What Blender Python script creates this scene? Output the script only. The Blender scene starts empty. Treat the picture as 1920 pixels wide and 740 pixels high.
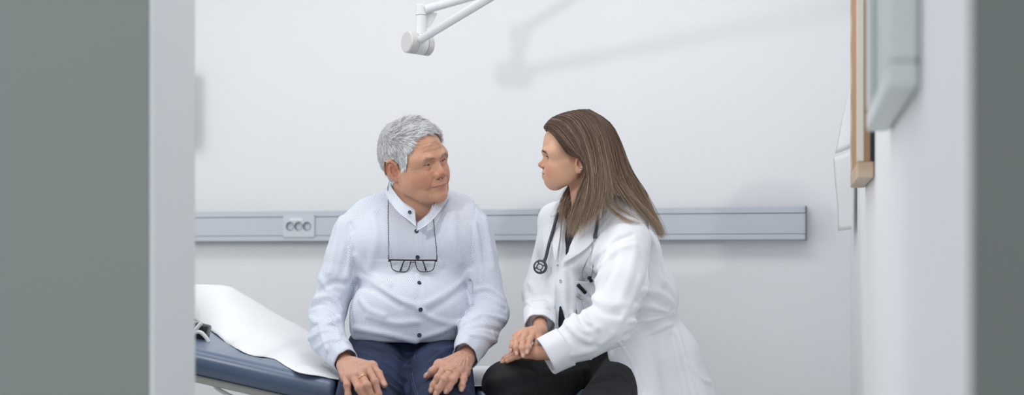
import bpy, bmesh, math, random
import numpy as np
from mathutils import Vector, Matrix

random.seed(7)
RNG = np.random.default_rng(11)
F32 = np.float32
SC = bpy.context.scene
COL = SC.collection

# ------------------------------------------------------------------ camera frame
# photograph 1920 x 740, focal length 2400 px, horizon on row 480
FPX, HOR, CAMZ = 2400.0, 480.0, 1.0


def P(px, py, Y):
    """World point seen at photo pixel (px, py) when it stands Y metres away."""
    return np.array([(px - 960.0) * Y / FPX, Y, CAMZ - (py - HOR) * Y / FPX])


def R(a):
    return math.radians(a)


def rotz(a):
    c, s = math.cos(a), math.sin(a)
    return np.array([[c, -s, 0], [s, c, 0], [0, 0, 1.0]])


def rotx(a):
    c, s = math.cos(a), math.sin(a)
    return np.array([[1.0, 0, 0], [0, c, -s], [0, s, c]])


def roty(a):
    c, s = math.cos(a), math.sin(a)
    return np.array([[c, 0, s], [0, 1.0, 0], [-s, 0, c]])


def unit(v):
    v = np.asarray(v, float)
    return v / (np.linalg.norm(v) + 1e-12)


# ------------------------------------------------------------------ signed distance volumes
class Vol:
    def __init__(s, lo, hi, h):
        s.lo = np.asarray(lo, float)
        s.h = float(h)
        n = np.ceil((np.asarray(hi, float) - s.lo) / h).astype(int) + 1
        s.n = n
        s.ax = [(s.lo[i] + h * np.arange(n[i])).astype(F32) for i in range(3)]
        s.d = np.full(tuple(n), 1e3 * h, F32)

    def win(s, blo, bhi):
        sl, g = [], []
        for i in range(3):
            a = int(max(0, math.floor((blo[i] - s.lo[i]) / s.h)))
            b = int(min(s.n[i], math.ceil((bhi[i] - s.lo[i]) / s.h) + 1))
            if b <= a:
                return None, None
            sl.append(slice(a, b))
            sh = [1, 1, 1]
            sh[i] = b - a
            g.append(s.ax[i][a:b].reshape(sh))
        return tuple(sl), g

    def put(s, prim, k=0.0, op='add', pad=None):
        f, blo, bhi = prim
        m = (pad if pad is not None else 4 * s.h) + 1.8 * k
        sl, g = s.win(np.asarray(blo) - m, np.asarray(bhi) + m)
        if sl is None:
            return
        q = f(*g).astype(F32)
        d = s.d[sl]
        if op == 'add':
            s.d[sl] = smin(d, q, k)
        elif op == 'sub':
            s.d[sl] = -smin(-d, q, k)
        elif op == 'bump':              # displace the surface by a field
            s.d[sl] = d - q
        return s

    def add(s, prim, k=0.0):
        return s.put(prim, k, 'add')

    def sub(s, prim, k=0.0):
        return s.put(prim, k, 'sub')

    def sample(s, p):
        p = np.atleast_2d(p)
        q = (p - s.lo) / s.h
        q = np.clip(q, 0, s.n - 1.001)
        i = np.floor(q).astype(int)
        i = np.minimum(i, s.n - 2)
        t = q - i
        out = 0
        for a in (0, 1):
            for b in (0, 1):
                for c in (0, 1):
                    w = (t[:, 0] if a else 1 - t[:, 0]) * (t[:, 1] if b else 1 - t[:, 1]) * (t[:, 2] if c else 1 - t[:, 2])
                    out = out + w * s.d[i[:, 0] + a, i[:, 1] + b, i[:, 2] + c]
        return out

    def grad(s, p):
        p = np.atleast_2d(p)
        e = s.h
        g = np.stack([s.sample(p + e * v) - s.sample(p - e * v) for v in np.eye(3)], 1)
        return g / (np.linalg.norm(g, axis=1, keepdims=True) + 1e-9)

    def snap(s, p, off=0.0, it=8):
        p = np.atleast_2d(np.asarray(p, float)).copy()
        for _ in range(it):
            d = s.sample(p) - off
            p -= np.clip(d, -4 * s.h, 4 * s.h)[:, None] * 0.8 * s.grad(p)
        return p

    def ray(s, o, dr, tmin, tmax, off=0.0):
        """first surface point along each ray (o + t*dr)"""
        o = np.atleast_2d(o)
        dr = np.atleast_2d(dr)
        ts = np.arange(tmin, tmax, s.h * 0.7)
        out = np.full((len(dr), 3), np.nan)
        for i in range(len(dr)):
            oo = o[min(i, len(o) - 1)]
            pts = oo + ts[:, None] * dr[i]
            inb = np.all((pts > s.lo) & (pts < s.lo + s.h * (s.n - 1)), axis=1)
            d = np.where(inb, s.sample(pts), 1.0) - off
            w = np.where((d[1:] < 0) & (d[:-1] >= 0))[0]
            if len(w):
                j = w[0]
                t = ts[j] + (ts[j + 1] - ts[j]) * d[j] / (d[j] - d[j + 1])
                out[i] = oo + t * dr[i]
        return out

    def pix(s, pts, off=0.0, near=2.6, far=4.8):
        """project photo pixels onto the surface as seen from the camera"""
        pts = np.atleast_2d(np.asarray(pts, float))
        dr = np.stack([(pts[:, 0] - 960) / FPX, np.ones(len(pts)), -(pts[:, 1] - HOR) / FPX], 1)
        return s.ray(np.array([[0, 0, CAMZ]]), dr, near, far, off)


    def pixf(s, pts, off=0.0):
        """like pix, but rays that miss take the depth of their neighbours along the line"""
        pts = np.asarray(pts, float)
        q = s.pix(pts, off)
        ok = ~np.isnan(q[:, 0])
        i = np.arange(len(q))
        Y = np.interp(i, i[ok], q[ok, 1])
        return np.array([P(a, b, y) for (a, b), y in zip(pts, Y)])


def smin(a, b, k):
    if k <= 0:
        return np.minimum(a, b)
    h = np.maximum(k - np.abs(a - b), 0) / k
    return np.minimum(a, b) - h * h * (k * 0.25)


def ell(c, r, rot=None):
    c = np.asarray(c, float)
    r = np.asarray(r, float) * np.ones(3)
    M = np.eye(3) if rot is None else np.asarray(rot)
    ext = np.sqrt(((M * r) ** 2).sum(1))

    def f(X, Y, Z):
        x, y, z = X - F32(c[0]), Y - F32(c[1]), Z - F32(c[2])
        if rot is None:
            u, v, w = x, y, z
        else:
            u = x * F32(M[0, 0]) + y * F32(M[1, 0]) + z * F32(M[2, 0])
            v = x * F32(M[0, 1]) + y * F32(M[1, 1]) + z * F32(M[2, 1])
            w = x * F32(M[0, 2]) + y * F32(M[1, 2]) + z * F32(M[2, 2])
        k0 = np.sqrt((u / F32(r[0])) ** 2 + (v / F32(r[1])) ** 2 + (w / F32(r[2])) ** 2)
        k1 = np.sqrt((u / F32(r[0] ** 2)) ** 2 + (v / F32(r[1] ** 2)) ** 2 + (w / F32(r[2] ** 2)) ** 2)
        return k0 * (k0 - 1) / (k1 + F32(1e-9))
    return f, c - ext, c + ext


def cone(a, ra, b, rb, n=None, sq=1.0):
    """round cone from a to b; n/sq squash the section along direction n"""
    a = np.asarray(a, float)
    b = np.asarray(b, float)
    ba = b - a
    L2 = float(ba @ ba) + 1e-12
    if n is not None:
        n = unit(n)

    def f(X, Y, Z):
        x, y, z = X - F32(a[0]), Y - F32(a[1]), Z - F32(a[2])
        t = np.clip((x * F32(ba[0]) + y * F32(ba[1]) + z * F32(ba[2])) / F32(L2), 0, 1)
        x = x - t * F32(ba[0])
        y = y - t * F32(ba[1])
        z = z - t * F32(ba[2])
        q = x * x + y * y + z * z
        rr = F32(ra) + t * F32(rb - ra)
        if n is None:
            return np.sqrt(q) - rr
        vn = x * F32(n[0]) + y * F32(n[1]) + z * F32(n[2])
        q = np.maximum(q - vn * vn, 0) + (vn / F32(sq)) ** 2
        return (np.sqrt(q) - rr) * F32(min(1.0, sq))
    m = max(ra, rb) * max(1.0, sq)
    return f, np.minimum(a, b) - m, np.maximum(a, b) + m


def box(c, hs, rot=None, r=0.0):
    c = np.asarray(c, float)
    hs = np.asarray(hs, float)
    M = np.eye(3) if rot is None else np.asarray(rot)
    ext = np.abs(M) @ hs

    def f(X, Y, Z):
        x, y, z = X - F32(c[0]), Y - F32(c[1]), Z - F32(c[2])
        u = np.abs(x * F32(M[0, 0]) + y * F32(M[1, 0]) + z * F32(M[2, 0])) - F32(hs[0] - r)
        v = np.abs(x * F32(M[0, 1]) + y * F32(M[1, 1]) + z * F32(M[2, 1])) - F32(hs[1] - r)
        w = np.abs(x * F32(M[0, 2]) + y * F32(M[1, 2]) + z * F32(M[2, 2])) - F32(hs[2] - r)
        o = np.sqrt(np.maximum(u, 0) ** 2 + np.maximum(v, 0) ** 2 + np.maximum(w, 0) ** 2)
        return o + np.minimum(np.maximum(np.maximum(u, v), w), 0) - F32(r)
    return f, c - ext, c + ext


def chain(pts, rs, k=0.0, n=None, sq=1.0):
    """polyline of round cones as one primitive"""
    pts = np.asarray(pts, float)
    rs = np.ones(len(pts)) * rs
    pr = [cone(pts[i], rs[i], pts[i + 1], rs[i + 1], n, sq) for i in range(len(pts) - 1)]

    def f(X, Y, Z):
        d = pr[0][0](X, Y, Z)
        for q in pr[1:]:
            d = smin(d, q[0](X, Y, Z), k)
        return d
    return f, np.min([q[1] for q in pr], 0), np.max([q[2] for q in pr], 0)


def crest(pts, w, amp):
    """a fold: raises the surface by amp along the polyline, gaussian of width w (op 'bump')"""
    pts = np.asarray(pts, float)
    pts = pts[~np.isnan(pts).any(1)]
    if len(pts) < 2:
        return None
    w = np.ones(len(pts)) * w
    amp = np.ones(len(pts)) * amp

    def f(X, Y, Z):
        best = None
        for i in range(len(pts) - 1):
            a, b = pts[i], pts[i + 1]
            ba = b - a
            L2 = float(ba @ ba) + 1e-12
            x, y, z = X - F32(a[0]), Y - F32(a[1]), Z - F32(a[2])
            t = np.clip((x * F32(ba[0]) + y * F32(ba[1]) + z * F32(ba[2])) / F32(L2), 0, 1)
            q = (x - t * F32(ba[0])) ** 2 + (y - t * F32(ba[1])) ** 2 + (z - t * F32(ba[2])) ** 2
            ww = F32(w[i]) + t * F32(w[i + 1] - w[i])
            aa = F32(amp[i]) + t * F32(amp[i + 1] - amp[i])
            g = aa * np.exp(-q / (2 * ww * ww))
            if best is None:
                best = g
            else:
                best = np.where(np.abs(g) > np.abs(best), g, best)
        return best
    m = 3.0 * w.max()
    return f, pts.min(0) - m, pts.max(0) + m


def catmull(pts, m=8):
    pts = np.asarray(pts, float)
    q = np.vstack([2 * pts[0] - pts[1], pts, 2 * pts[-1] - pts[-2]])
    out = []
    for i in range(1, len(q) - 2):
        for t in np.linspace(0, 1, m, endpoint=False):
            a, b, c, d = q[i - 1], q[i], q[i + 1], q[i + 2]
            out.append(0.5 * (2 * b + (c - a) * t + (2 * a - 5 * b + 4 * c - d) * t * t + (3 * b - a - 3 * c + d) * t ** 3))
    out.append(q[-2])
    return np.array(out)


def resample(pts, n):
    pts = np.asarray(pts, float)
    L = np.r_[0, np.cumsum(np.linalg.norm(np.diff(pts, axis=0), axis=1))]
    s = np.linspace(0, L[-1], n)
    return np.stack([np.interp(s, L, pts[:, i]) for i in range(pts.shape[1])], 1)


def nets(vol):
    """naive surface nets -> verts, quads"""
    d = vol.d
    n = np.array(d.shape)
    s = d < 0
    cn = n - 1
    st = np.array([cn[1] * cn[2], cn[2], 1])
    ids, pos, quads = [], [], []
    for ax in range(3):
        sa = [slice(None)] * 3
        sb = [slice(None)] * 3
        sa[ax] = slice(0, -1)
        sb[ax] = slice(1, None)
        A, B = s[tuple(sa)], s[tuple(sb)]
        I = np.argwhere(A != B)
        if len(I) == 0:
            continue
        J = I.copy()
        J[:, ax] += 1
        d0 = d[I[:, 0], I[:, 1], I[:, 2]]
        d1 = d[J[:, 0], J[:, 1], J[:, 2]]
        t = d0 / (d0 - d1)
        p = I.astype(float)
        p[:, ax] += t
        u, v = [(1, 2), (2, 0), (0, 1)][ax]
        cells = []
        ok = np.ones(len(I), bool)
        for du, dv in ((0, 0), (-1, 0), (-1, -1), (0, -1)):
            c = I.copy()
            c[:, u] += du
            c[:, v] += dv
            good = np.all((c >= 0) & (c < cn), axis=1)
            ok &= good
            fl = c @ st
            cells.append(fl)
            ids.append(fl[good])
            pos.append(p[good])
        q = np.stack(cells, 1)[ok]
        fl = (d0 < 0)[ok]
        q[~fl] = q[~fl][:, ::-1]
        quads.append(q)
    ids = np.concatenate(ids)
    pos = np.concatenate(pos)
    quads = np.concatenate(quads)
    un, inv = np.unique(ids, return_inverse=True)
    cnt = np.bincount(inv)
    V = np.stack([np.bincount(inv, pos[:, i]) / cnt for i in range(3)], 1)
    look = np.full(int(cn.prod()), -1, np.int32)
    look[un] = np.arange(len(un))
    return vol.lo + V * vol.h, look[quads]


def smooth(V, Q, it=2, lam=0.5, mu=-0.52):
    e = np.vstack([Q[:, [0, 1]], Q[:, [1, 2]], Q[:, [2, 3]], Q[:, [3, 0]]])
    n = len(V)
    deg = np.bincount(e[:, 0], minlength=n) + np.bincount(e[:, 1], minlength=n)
    deg = np.maximum(deg, 1)[:, None]
    for i in range(it):
        for f in (lam, mu):
            S = np.stack([np.bincount(e[:, 0], V[e[:, 1], j], n) + np.bincount(e[:, 1], V[e[:, 0], j], n) for j in range(3)], 1)
            V = V + f * (S / deg - V)
    return V


def islands(n, Q):
    """connected component label per vertex"""
    lab = np.arange(n)
    e = np.vstack([Q[:, [0, 1]], Q[:, [1, 2]], Q[:, [2, 3]]])
    while True:
        m = np.minimum(lab[e[:, 0]], lab[e[:, 1]])
        l2 = lab.copy()
        np.minimum.at(l2, e[:, 0], m)
        np.minimum.at(l2, e[:, 1], m)
        l2 = l2[l2]
        if (l2 == lab).all():
            return lab
        lab = l2


def biggest(V, Q):
    lab = islands(len(V), Q)
    u, c = np.unique(lab, return_counts=True)
    keep = lab == u[np.argmax(c)]
    idx = np.cumsum(keep) - 1
    return V[keep], idx[Q[keep[Q[:, 0]]]]


# ------------------------------------------------------------------ objects
def mesh_obj(name, V, faces, mat=None, parent=None, smooth_=True, col=None, uv=None):
    me = bpy.data.meshes.new(name)
    V = np.asarray(V, float)
    if isinstance(faces, np.ndarray):
        me.vertices.add(len(V))
        me.vertices.foreach_set('co', V.astype(F32).ravel())
        k = faces.shape[1]
        me.loops.add(faces.size)
        me.loops.foreach_set('vertex_index', faces.astype(np.int32).ravel())
        me.polygons.add(len(faces))
        me.polygons.foreach_set('loop_start', np.arange(0, faces.size, k, dtype=np.int32))
        me.update(calc_edges=True)
        me.validate()
    else:
        me.from_pydata(V.tolist(), [], faces)
        me.update()
    if smooth_:
        me.polygons.foreach_set('use_smooth', np.ones(len(me.polygons), bool))
    if col is not None:
        a = me.attributes.new('col', 'FLOAT_COLOR', 'POINT')
        c = np.asarray(col, F32)
        if c.shape[1] == 3:
            c = np.hstack([c, np.ones((len(c), 1), F32)])
        a.data.foreach_set('color', c.astype(F32).ravel())
    if uv is not None:
        a = me.attributes.new('puv', 'FLOAT_VECTOR', 'POINT')
        u = np.asarray(uv, F32)
        if u.shape[1] == 2:
            u = np.hstack([u, np.zeros((len(u), 1), F32)])
        a.data.foreach_set('vector', u.ravel())
    if mat is not None:
        me.materials.append(mat)
    o = bpy.data.objects.new(name, me)
    COL.objects.link(o)
    if parent is not None:
        o.parent = parent
        o.matrix_parent_inverse = parent_inv(parent)
    return o


def parent_inv(p):
    """inverse of the parent's world matrix; only the Empty of a thing is ever moved, meshes keep world coordinates"""
    if p.type == 'EMPTY':
        return (Matrix.Translation(p.location) @ p.rotation_euler.to_matrix().to_4x4()).inverted()
    return Matrix.Identity(4)


def thing(name, label, cat, loc, group=None):
    o = bpy.data.objects.new(name, None)
    o.empty_display_size = 0.05
    COL.objects.link(o)
    o.location = [float(v) for v in loc]
    return tag(o, label, cat, group)


def tag(o, label, cat, group=None):
    o['label'] = label
    o['category'] = cat
    if group:
        o['group'] = group
    return o


def structure(o):
    o['kind'] = 'structure'
    return o


class MB:
    """collects simple shapes into one mesh"""

    def __init__(s):
        s.bm = bmesh.new()

    def box(s, c, size, rot=None, bev=0.0, seg=2):
        M = Matrix.Translation([float(v) for v in c])
        if rot is not None:
            M = M @ Matrix(np.asarray(rot).tolist()).to_4x4()
        M = M @ Matrix.Diagonal([float(v) for v in size] + [1.0])
        r = bmesh.ops.create_cube(s.bm, size=1.0, matrix=M)
        if bev > 0:
            es = list({e for v in r['verts'] for e in v.link_edges})
            bmesh.ops.bevel(s.bm, geom=es, offset=bev, segments=seg, profile=0.5, affect='EDGES')
        return s

    def tube(s, pts, r, n=12, cap=True):
        pts = np.asarray(pts, float)
        r = np.ones(len(pts)) * r
        T = np.gradient(pts, axis=0)
        up = np.array([0, 0, 1.0])
        if abs(unit(T[0]) @ up) > 0.95:
            up = np.array([1.0, 0, 0])
        nrm = unit(np.cross(up, T[0]))
        rings = []
        for i in range(len(pts)):
            t = unit(T[i])
            nrm = unit(nrm - t * (nrm @ t))
            b = np.cross(t, nrm)
            rings.append([s.bm.verts.new(pts[i] + r[i] * (math.cos(a) * nrm + math.sin(a) * b)) for a in np.linspace(0, 2 * math.pi, n, endpoint=False)])
        for i in range(len(rings) - 1):
            for j in range(n):
                s.bm.faces.new((rings[i][j], rings[i][(j + 1) % n], rings[i + 1][(j + 1) % n], rings[i + 1][j]))
        if cap:
            s.bm.faces.new(rings[0][::-1])
            s.bm.faces.new(rings[-1])
        return s

    def lathe(s, prof, c, axis=(0, 0, 1), n=32):
        """prof: (radius, height) pairs along axis from point c"""
        ax = unit(axis)
        u = unit(np.cross(ax, [0, 0, 1.0] if abs(ax[2]) < 0.9 else [1.0, 0, 0]))
        v = np.cross(ax, u)
        c = np.asarray(c, float)
        rings = []
        for r, hgt in prof:
            if r <= 1e-6:
                rings.append([s.bm.verts.new(c + ax * hgt)])
            else:
                rings.append([s.bm.verts.new(c + ax * hgt + r * (math.cos(a) * u + math.sin(a) * v)) for a in np.linspace(0, 2 * math.pi, n, endpoint=False)])
        for A, B in zip(rings[:-1], rings[1:]):
            for j in range(n):
                a0, a1 = A[j % len(A)], A[(j + 1) % len(A)]
                b0, b1 = B[j % len(B)], B[(j + 1) % len(B)]
                vs = []
                for q in (a0, a1, b1, b0):
                    if q not in vs:
                        vs.append(q)
                if len(vs) >= 3:
                    s.bm.faces.new(vs)
        return s

    def build(s, name, mat, parent=None, smooth_=False, ang=None):
        bmesh.ops.recalc_face_normals(s.bm, faces=s.bm.faces[:])
        me = bpy.data.meshes.new(name)
        s.bm.to_mesh(me)
        s.bm.free()
        if smooth_:
            me.polygons.foreach_set('use_smooth', np.ones(len(me.polygons), bool))
            if ang:
                me.set_sharp_from_angle(angle=R(ang))
        me.materials.append(mat)
        o = bpy.data.objects.new(name, me)
        COL.objects.link(o)
        if parent is not None:
            o.parent = parent
            o.matrix_parent_inverse = parent_inv(parent)
        return o


# ------------------------------------------------------------------ materials
def srgb(r, g=None, b=None):
    if g is None:
        r, g, b = r
    return tuple(((c / 255) / 12.92 if c / 255 <= 0.04045 else ((c / 255 + 0.055) / 1.055) ** 2.4) for c in (r, g, b))


class Mat:
    def __init__(s, name, base=(0.8, 0.8, 0.8), rough=0.5, **kw):
        s.m = bpy.data.materials.new(name)
        s.m.use_nodes = True
        s.nt = s.m.node_tree
        s.b = s.nt.nodes['Principled BSDF']
        s.b.inputs['Base Color'].default_value = (*base, 1)
        s.b.inputs['Roughness'].default_value = rough
        for k, v in kw.items():
            s.b.inputs[k].default_value = v

    def node(s, t, **kw):
        n = s.nt.nodes.new(t)
        for k, v in kw.items():
            if hasattr(n, k):
                setattr(n, k, v)
            else:
                n.inputs[k].default_value = v
        return n

    def link(s, a, b):
        s.nt.links.new(a, b)

    def coord(s, kind='Object'):
        return s.node('ShaderNodeTexCoord').outputs[kind]

    def attr(s, name, out='Color'):
        n = s.node('ShaderNodeAttribute', attribute_name=name)
        return n.outputs[out]

    def math(s, op, a, b=None, c=None):
        n = s.node('ShaderNodeMath', operation=op)
        for i, v in enumerate((a, b, c)):
            if v is None:
                continue
            if isinstance(v, (int, float)):
                n.inputs[i].default_value = v
            else:
                s.link(v, n.inputs[i])
        return n.outputs[0]

    def mix(s, fac, a, b, blend='MIX'):
        n = s.node('ShaderNodeMix', data_type='RGBA', blend_type=blend)
        for i, v in ((0, fac), (6, a), (7, b)):
            if isinstance(v, (int, float)):
                n.inputs[i].default_value = v
            elif isinstance(v, tuple):
                n.inputs[i].default_value = (*v[:3], 1)
            else:
                s.link(v, n.inputs[i])
        return n.outputs[2]

    def noise(s, vec, scale, detail=3, rough=0.5, dim='3D'):
        n = s.node('ShaderNodeTexNoise', noise_dimensions=dim)
        n.inputs['Scale'].default_value = scale
        n.inputs['Detail'].default_value = detail
        n.inputs['Roughness'].default_value = rough
        if vec is not None:
            s.link(vec, n.inputs['Vector'])
        return n.outputs['Fac']

    def ramp(s, fac, stops):
        n = s.node('ShaderNodeValToRGB')
        r = n.color_ramp
        while len(r.elements) < len(stops):
            r.elements.new(0.5)
        for e, (p, c) in zip(r.elements, stops):
            e.position = p
            e.color = (*c, 1) if len(c) == 3 else c
        s.link(fac, n.inputs[0])
        return n.outputs[0]

    def bump(s, h, strength=0.2, dist=0.001, normal=None):
        n = s.node('ShaderNodeBump')
        n.inputs['Strength'].default_value = strength
        n.inputs['Distance'].default_value = dist
        s.link(h, n.inputs['Height'])
        if normal is not None:
            s.link(normal, n.inputs['Normal'])
        s.link(n.outputs[0], s.b.inputs['Normal'])
        return n.outputs[0]

    def color(s, sock):
        s.link(sock, s.b.inputs['Base Color'])
        return s


def simple(name, rgb, rough=0.5, bump=None, **kw):
    m = Mat(name, srgb(rgb), rough, **kw)
    co = m.coord()
    nz = m.noise(co, 14, 4)
    m.color(m.mix(m.math('MULTIPLY', nz, 0.12), srgb(rgb), tuple(c * 0.8 for c in srgb(rgb))))
    if bump:
        m.bump(m.noise(co, bump[0], 3), bump[1], bump[2])
    return m.m


def tubes_mesh(curves, radii, sides=3, cols=None):
    """many thin tapered strands -> V, faces, per-vertex colour.  curves: (N, M, 3), radii: (N, M)"""
    C = np.asarray(curves, float)
    N, M, _ = C.shape
    T = np.gradient(C, axis=1)
    T /= np.linalg.norm(T, axis=2, keepdims=True) + 1e-9
    ref = np.tile(np.array([0.31, 0.77, 0.55]), (N, 1))
    A = np.cross(T, ref[:, None, :])
    A /= np.linalg.norm(A, axis=2, keepdims=True) + 1e-9
    B = np.cross(T, A)
    ang = np.arange(sides) * 2 * math.pi / sides
    V = C[:, :, None, :] + np.asarray(radii)[:, :, None, None] * (np.cos(ang)[None, None, :, None] * A[:, :, None, :] + np.sin(ang)[None, None, :, None] * B[:, :, None, :])
    idx = np.arange(N * M * sides).reshape(N, M, sides)
    q = np.stack([idx[:, :-1, :], np.roll(idx, -1, 2)[:, :-1, :], np.roll(idx, -1, 2)[:, 1:, :], idx[:, 1:, :]], -1).reshape(-1, 4)
    c = None
    if cols is not None:
        cols = np.asarray(cols)
        if cols.ndim == 2:
            cols = np.repeat(cols[:, None, :], M, 1)
        c = np.repeat(cols[:, :, None, :], sides, 2).reshape(-1, cols.shape[-1])
    return V.reshape(-1, 3), q, c


def fbm(p, scale, seed=0, octv=3):
    """cheap smooth noise from warped sines, p (N,3) -> about -1..1"""
    r = np.random.default_rng(seed)
    out = 0
    amp, tot = 1.0, 0
    q = p * scale
    for o in range(octv):
        for j in range(4):
            k = unit(r.normal(size=3)) * (1.0 + 0.5 * r.random())
            ph = r.random() * 6.28
            w = unit(r.normal(size=3))
            out = out + amp * np.sin(q @ k * 2.2 + ph + 1.3 * np.sin(q @ w * 1.7 + ph * 2)) / 4
        tot += amp
        amp *= 0.55
        q = q * 2.03
    return out / tot * 1.6
# ------------------------------------------------------------------ materials of the place
MAT = {}


def wall_mat(name, rgb, rough=0.6):
    m = Mat(name, srgb(rgb), rough)
    co = m.coord()
    nz = m.noise(co, 3.0, 4)
    m.color(m.mix(m.math('MULTIPLY', nz, 0.06), srgb(rgb), tuple(c * 0.85 for c in srgb(rgb))))
    m.bump(m.noise(co, 420, 3), 0.10, 0.0006)
    return m.m


MAT['wall'] = wall_mat('white wall paint', (235, 237, 240), 0.55)
MAT['partition'] = wall_mat('grey green wall paint', (136, 143, 139), 0.6)
MAT['reveal'] = wall_mat('pale grey jamb paint', (216, 219, 222), 0.5)
MAT['corridor'] = wall_mat('dim lit grey green wall paint', (108, 114, 111), 0.6)  # darker copy of the partition paint, dimmer light put into the colour
MAT['floor'] = wall_mat('grey vinyl floor', (208, 209, 208), 0.45)
MAT['rail'] = simple('grey trunking plastic', (196, 203, 213), 0.42)
MAT['rail_dark'] = simple('dark trunking cap', (112, 120, 132), 0.5)
MAT['plate'] = simple('socket plastic', (205, 212, 220), 0.35)
MAT['cup'] = simple('shaded socket recess plastic', (120, 128, 140), 0.45)  # shade of the recess is put into this darker colour
MAT['hole'] = simple('dark hole', (18, 20, 24), 0.6)
MAT['lamp'] = simple('white enamelled metal', (214, 218, 222), 0.28)
MAT['lamp_grey'] = simple('grey lamp hub plastic', (196, 197, 196), 0.45)
MAT['seam'] = simple('dark seam', (120, 126, 132), 0.6)
MAT['steel'] = simple('grey painted steel', (172, 174, 170), 0.4)
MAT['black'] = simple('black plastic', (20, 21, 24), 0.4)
MAT['white_metal'] = simple('white coated metal', (222, 224, 226), 0.35)
MAT['wood'] = None
m = Mat('light wood', srgb(190, 160, 128), 0.5)
co = m.coord()
wv = m.node('ShaderNodeTexWave', wave_type='BANDS', bands_direction='Z')
wv.inputs['Scale'].default_value = 3
wv.inputs['Distortion'].default_value = 6
wv.inputs['Detail'].default_value = 3
m.link(co, wv.inputs['Vector'])
m.color(m.mix(wv.outputs['Fac'], srgb(206, 186, 162), srgb(186, 160, 132)))
MAT['wood'] = m.m
m = Mat('cork', srgb(176, 138, 102), 0.85)
m.color(m.mix(m.noise(m.coord(), 240, 3), srgb(150, 112, 78), srgb(196, 158, 122)))
MAT['cork'] = m.m
MAT['wood_brown'] = simple('brown frame wood', (158, 126, 96), 0.5)
MAT['wood_pale'] = simple('pale frame edge', (222, 216, 204), 0.5)
MAT['paper'] = simple('white paper', (238, 240, 243), 0.7)
MAT['ink'] = simple('black ink', (30, 30, 34), 0.7)
MAT['frame_white'] = simple('white board frame', (206, 212, 210), 0.4)
MAT['board_grey'] = simple('grey green board', (176, 186, 182), 0.4)
MAT['dispenser'] = simple('grey brown dispenser plastic', (150, 146, 142), 0.45)

# ------------------------------------------------------------------ the room
YAW = R(-14.0)
E = np.array([math.cos(YAW), math.sin(YAW), 0])          # along the back wall, to the right
N = np.array([-math.sin(YAW), math.cos(YAW), 0])         # into the room, away from the camera
UP = np.array([0, 0, 1.0])
RM = np.stack([E, N, UP], 1)
BW = np.array([0, 4.55, 0])                               # a point of the back wall at floor level
CEIL = 2.75


def wallpt(px, py=None, off=0.0):
    """point of the back wall plane (pulled off metres towards the room) under a photo column"""
    d = np.array([(px - 960) / FPX, 1.0, 0])
    b = BW - N * off
    t = (b @ N) / (d @ N)
    Y = t
    z = CAMZ - ((py if py is not None else HOR) - HOR) * Y / FPX
    return np.array([d[0] * t, t, z])


def slab(name, a, b, z0, z1, th, mat, side):
    """wall standing on the line a-b, th thick on the given side vector"""
    a, b = np.asarray(a, float), np.asarray(b, float)
    d = b - a
    L = np.linalg.norm(d)
    d = unit(d)
    c = (a + b) / 2 + side * th / 2
    M = np.stack([d, unit(np.cross(UP, d)), UP], 1)
    return structure(MB().box([c[0], c[1], (z0 + z1) / 2], [L, th, z1 - z0], M).build(name, mat))


CR = wallpt(1594)                                          # right corner
CR[2] = 0
CL = BW - E * 2.35                                         # left corner, outside the frame
RN = np.array([0.43, 1.2, 0])                              # near end of the right wall
RD = unit(CR - RN)                                         # along the right wall, away from the camera
RS = np.array([RD[1], -RD[0], 0])                          # outwards from the right wall
LJ = np.array([-0.642, 2.30, 0])                           # near corner of the left door jamb
slab('wall_back', CL - E * 0.1, CR + E * 0.3, 0, CEIL, 0.12, MAT['wall'], N)
slab('wall_right', RN + RS * 0.0 + RD * 0.004, CR + RD * 0.0, 0, CEIL, 0.12, MAT['wall'], RS)
slab('wall_left', CL, CL - N * 2.10, 0, CEIL, 0.12, MAT['wall'], -E)
# partition left of the doorway: dark corridor face, pale door lining on its end
LT = 0.153
slab('wall_front', LJ - E * 2.35, LJ - E * 0.012, 0, CEIL, LT, MAT['partition'], N)
structure(MB().box(LJ - E * 0.006 + N * LT / 2 + UP * 1.05, [0.012, LT, 2.10], RM, 0.003).build('trim_left', MAT['reveal']))
# grey face on the near end of the right wall
slab('wall_corridor', RN, RN + E * 1.4, 0, CEIL, 0.10, MAT['corridor'], N * 1.0)
fl = MB().box([0.0, 2.6, -0.05], [7, 6.4, 0.1]).build('floor', MAT['floor'])
structure(fl)
# ceiling over the treatment room only; the corridor side stays open to the light of the hall
cc = BW - N * 1.08 + UP * (CEIL + 0.05)
structure(MB().box(cc - E * 0.35, [4.2, 2.2, 0.1], RM).build('ceiling', MAT['wall']))

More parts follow.
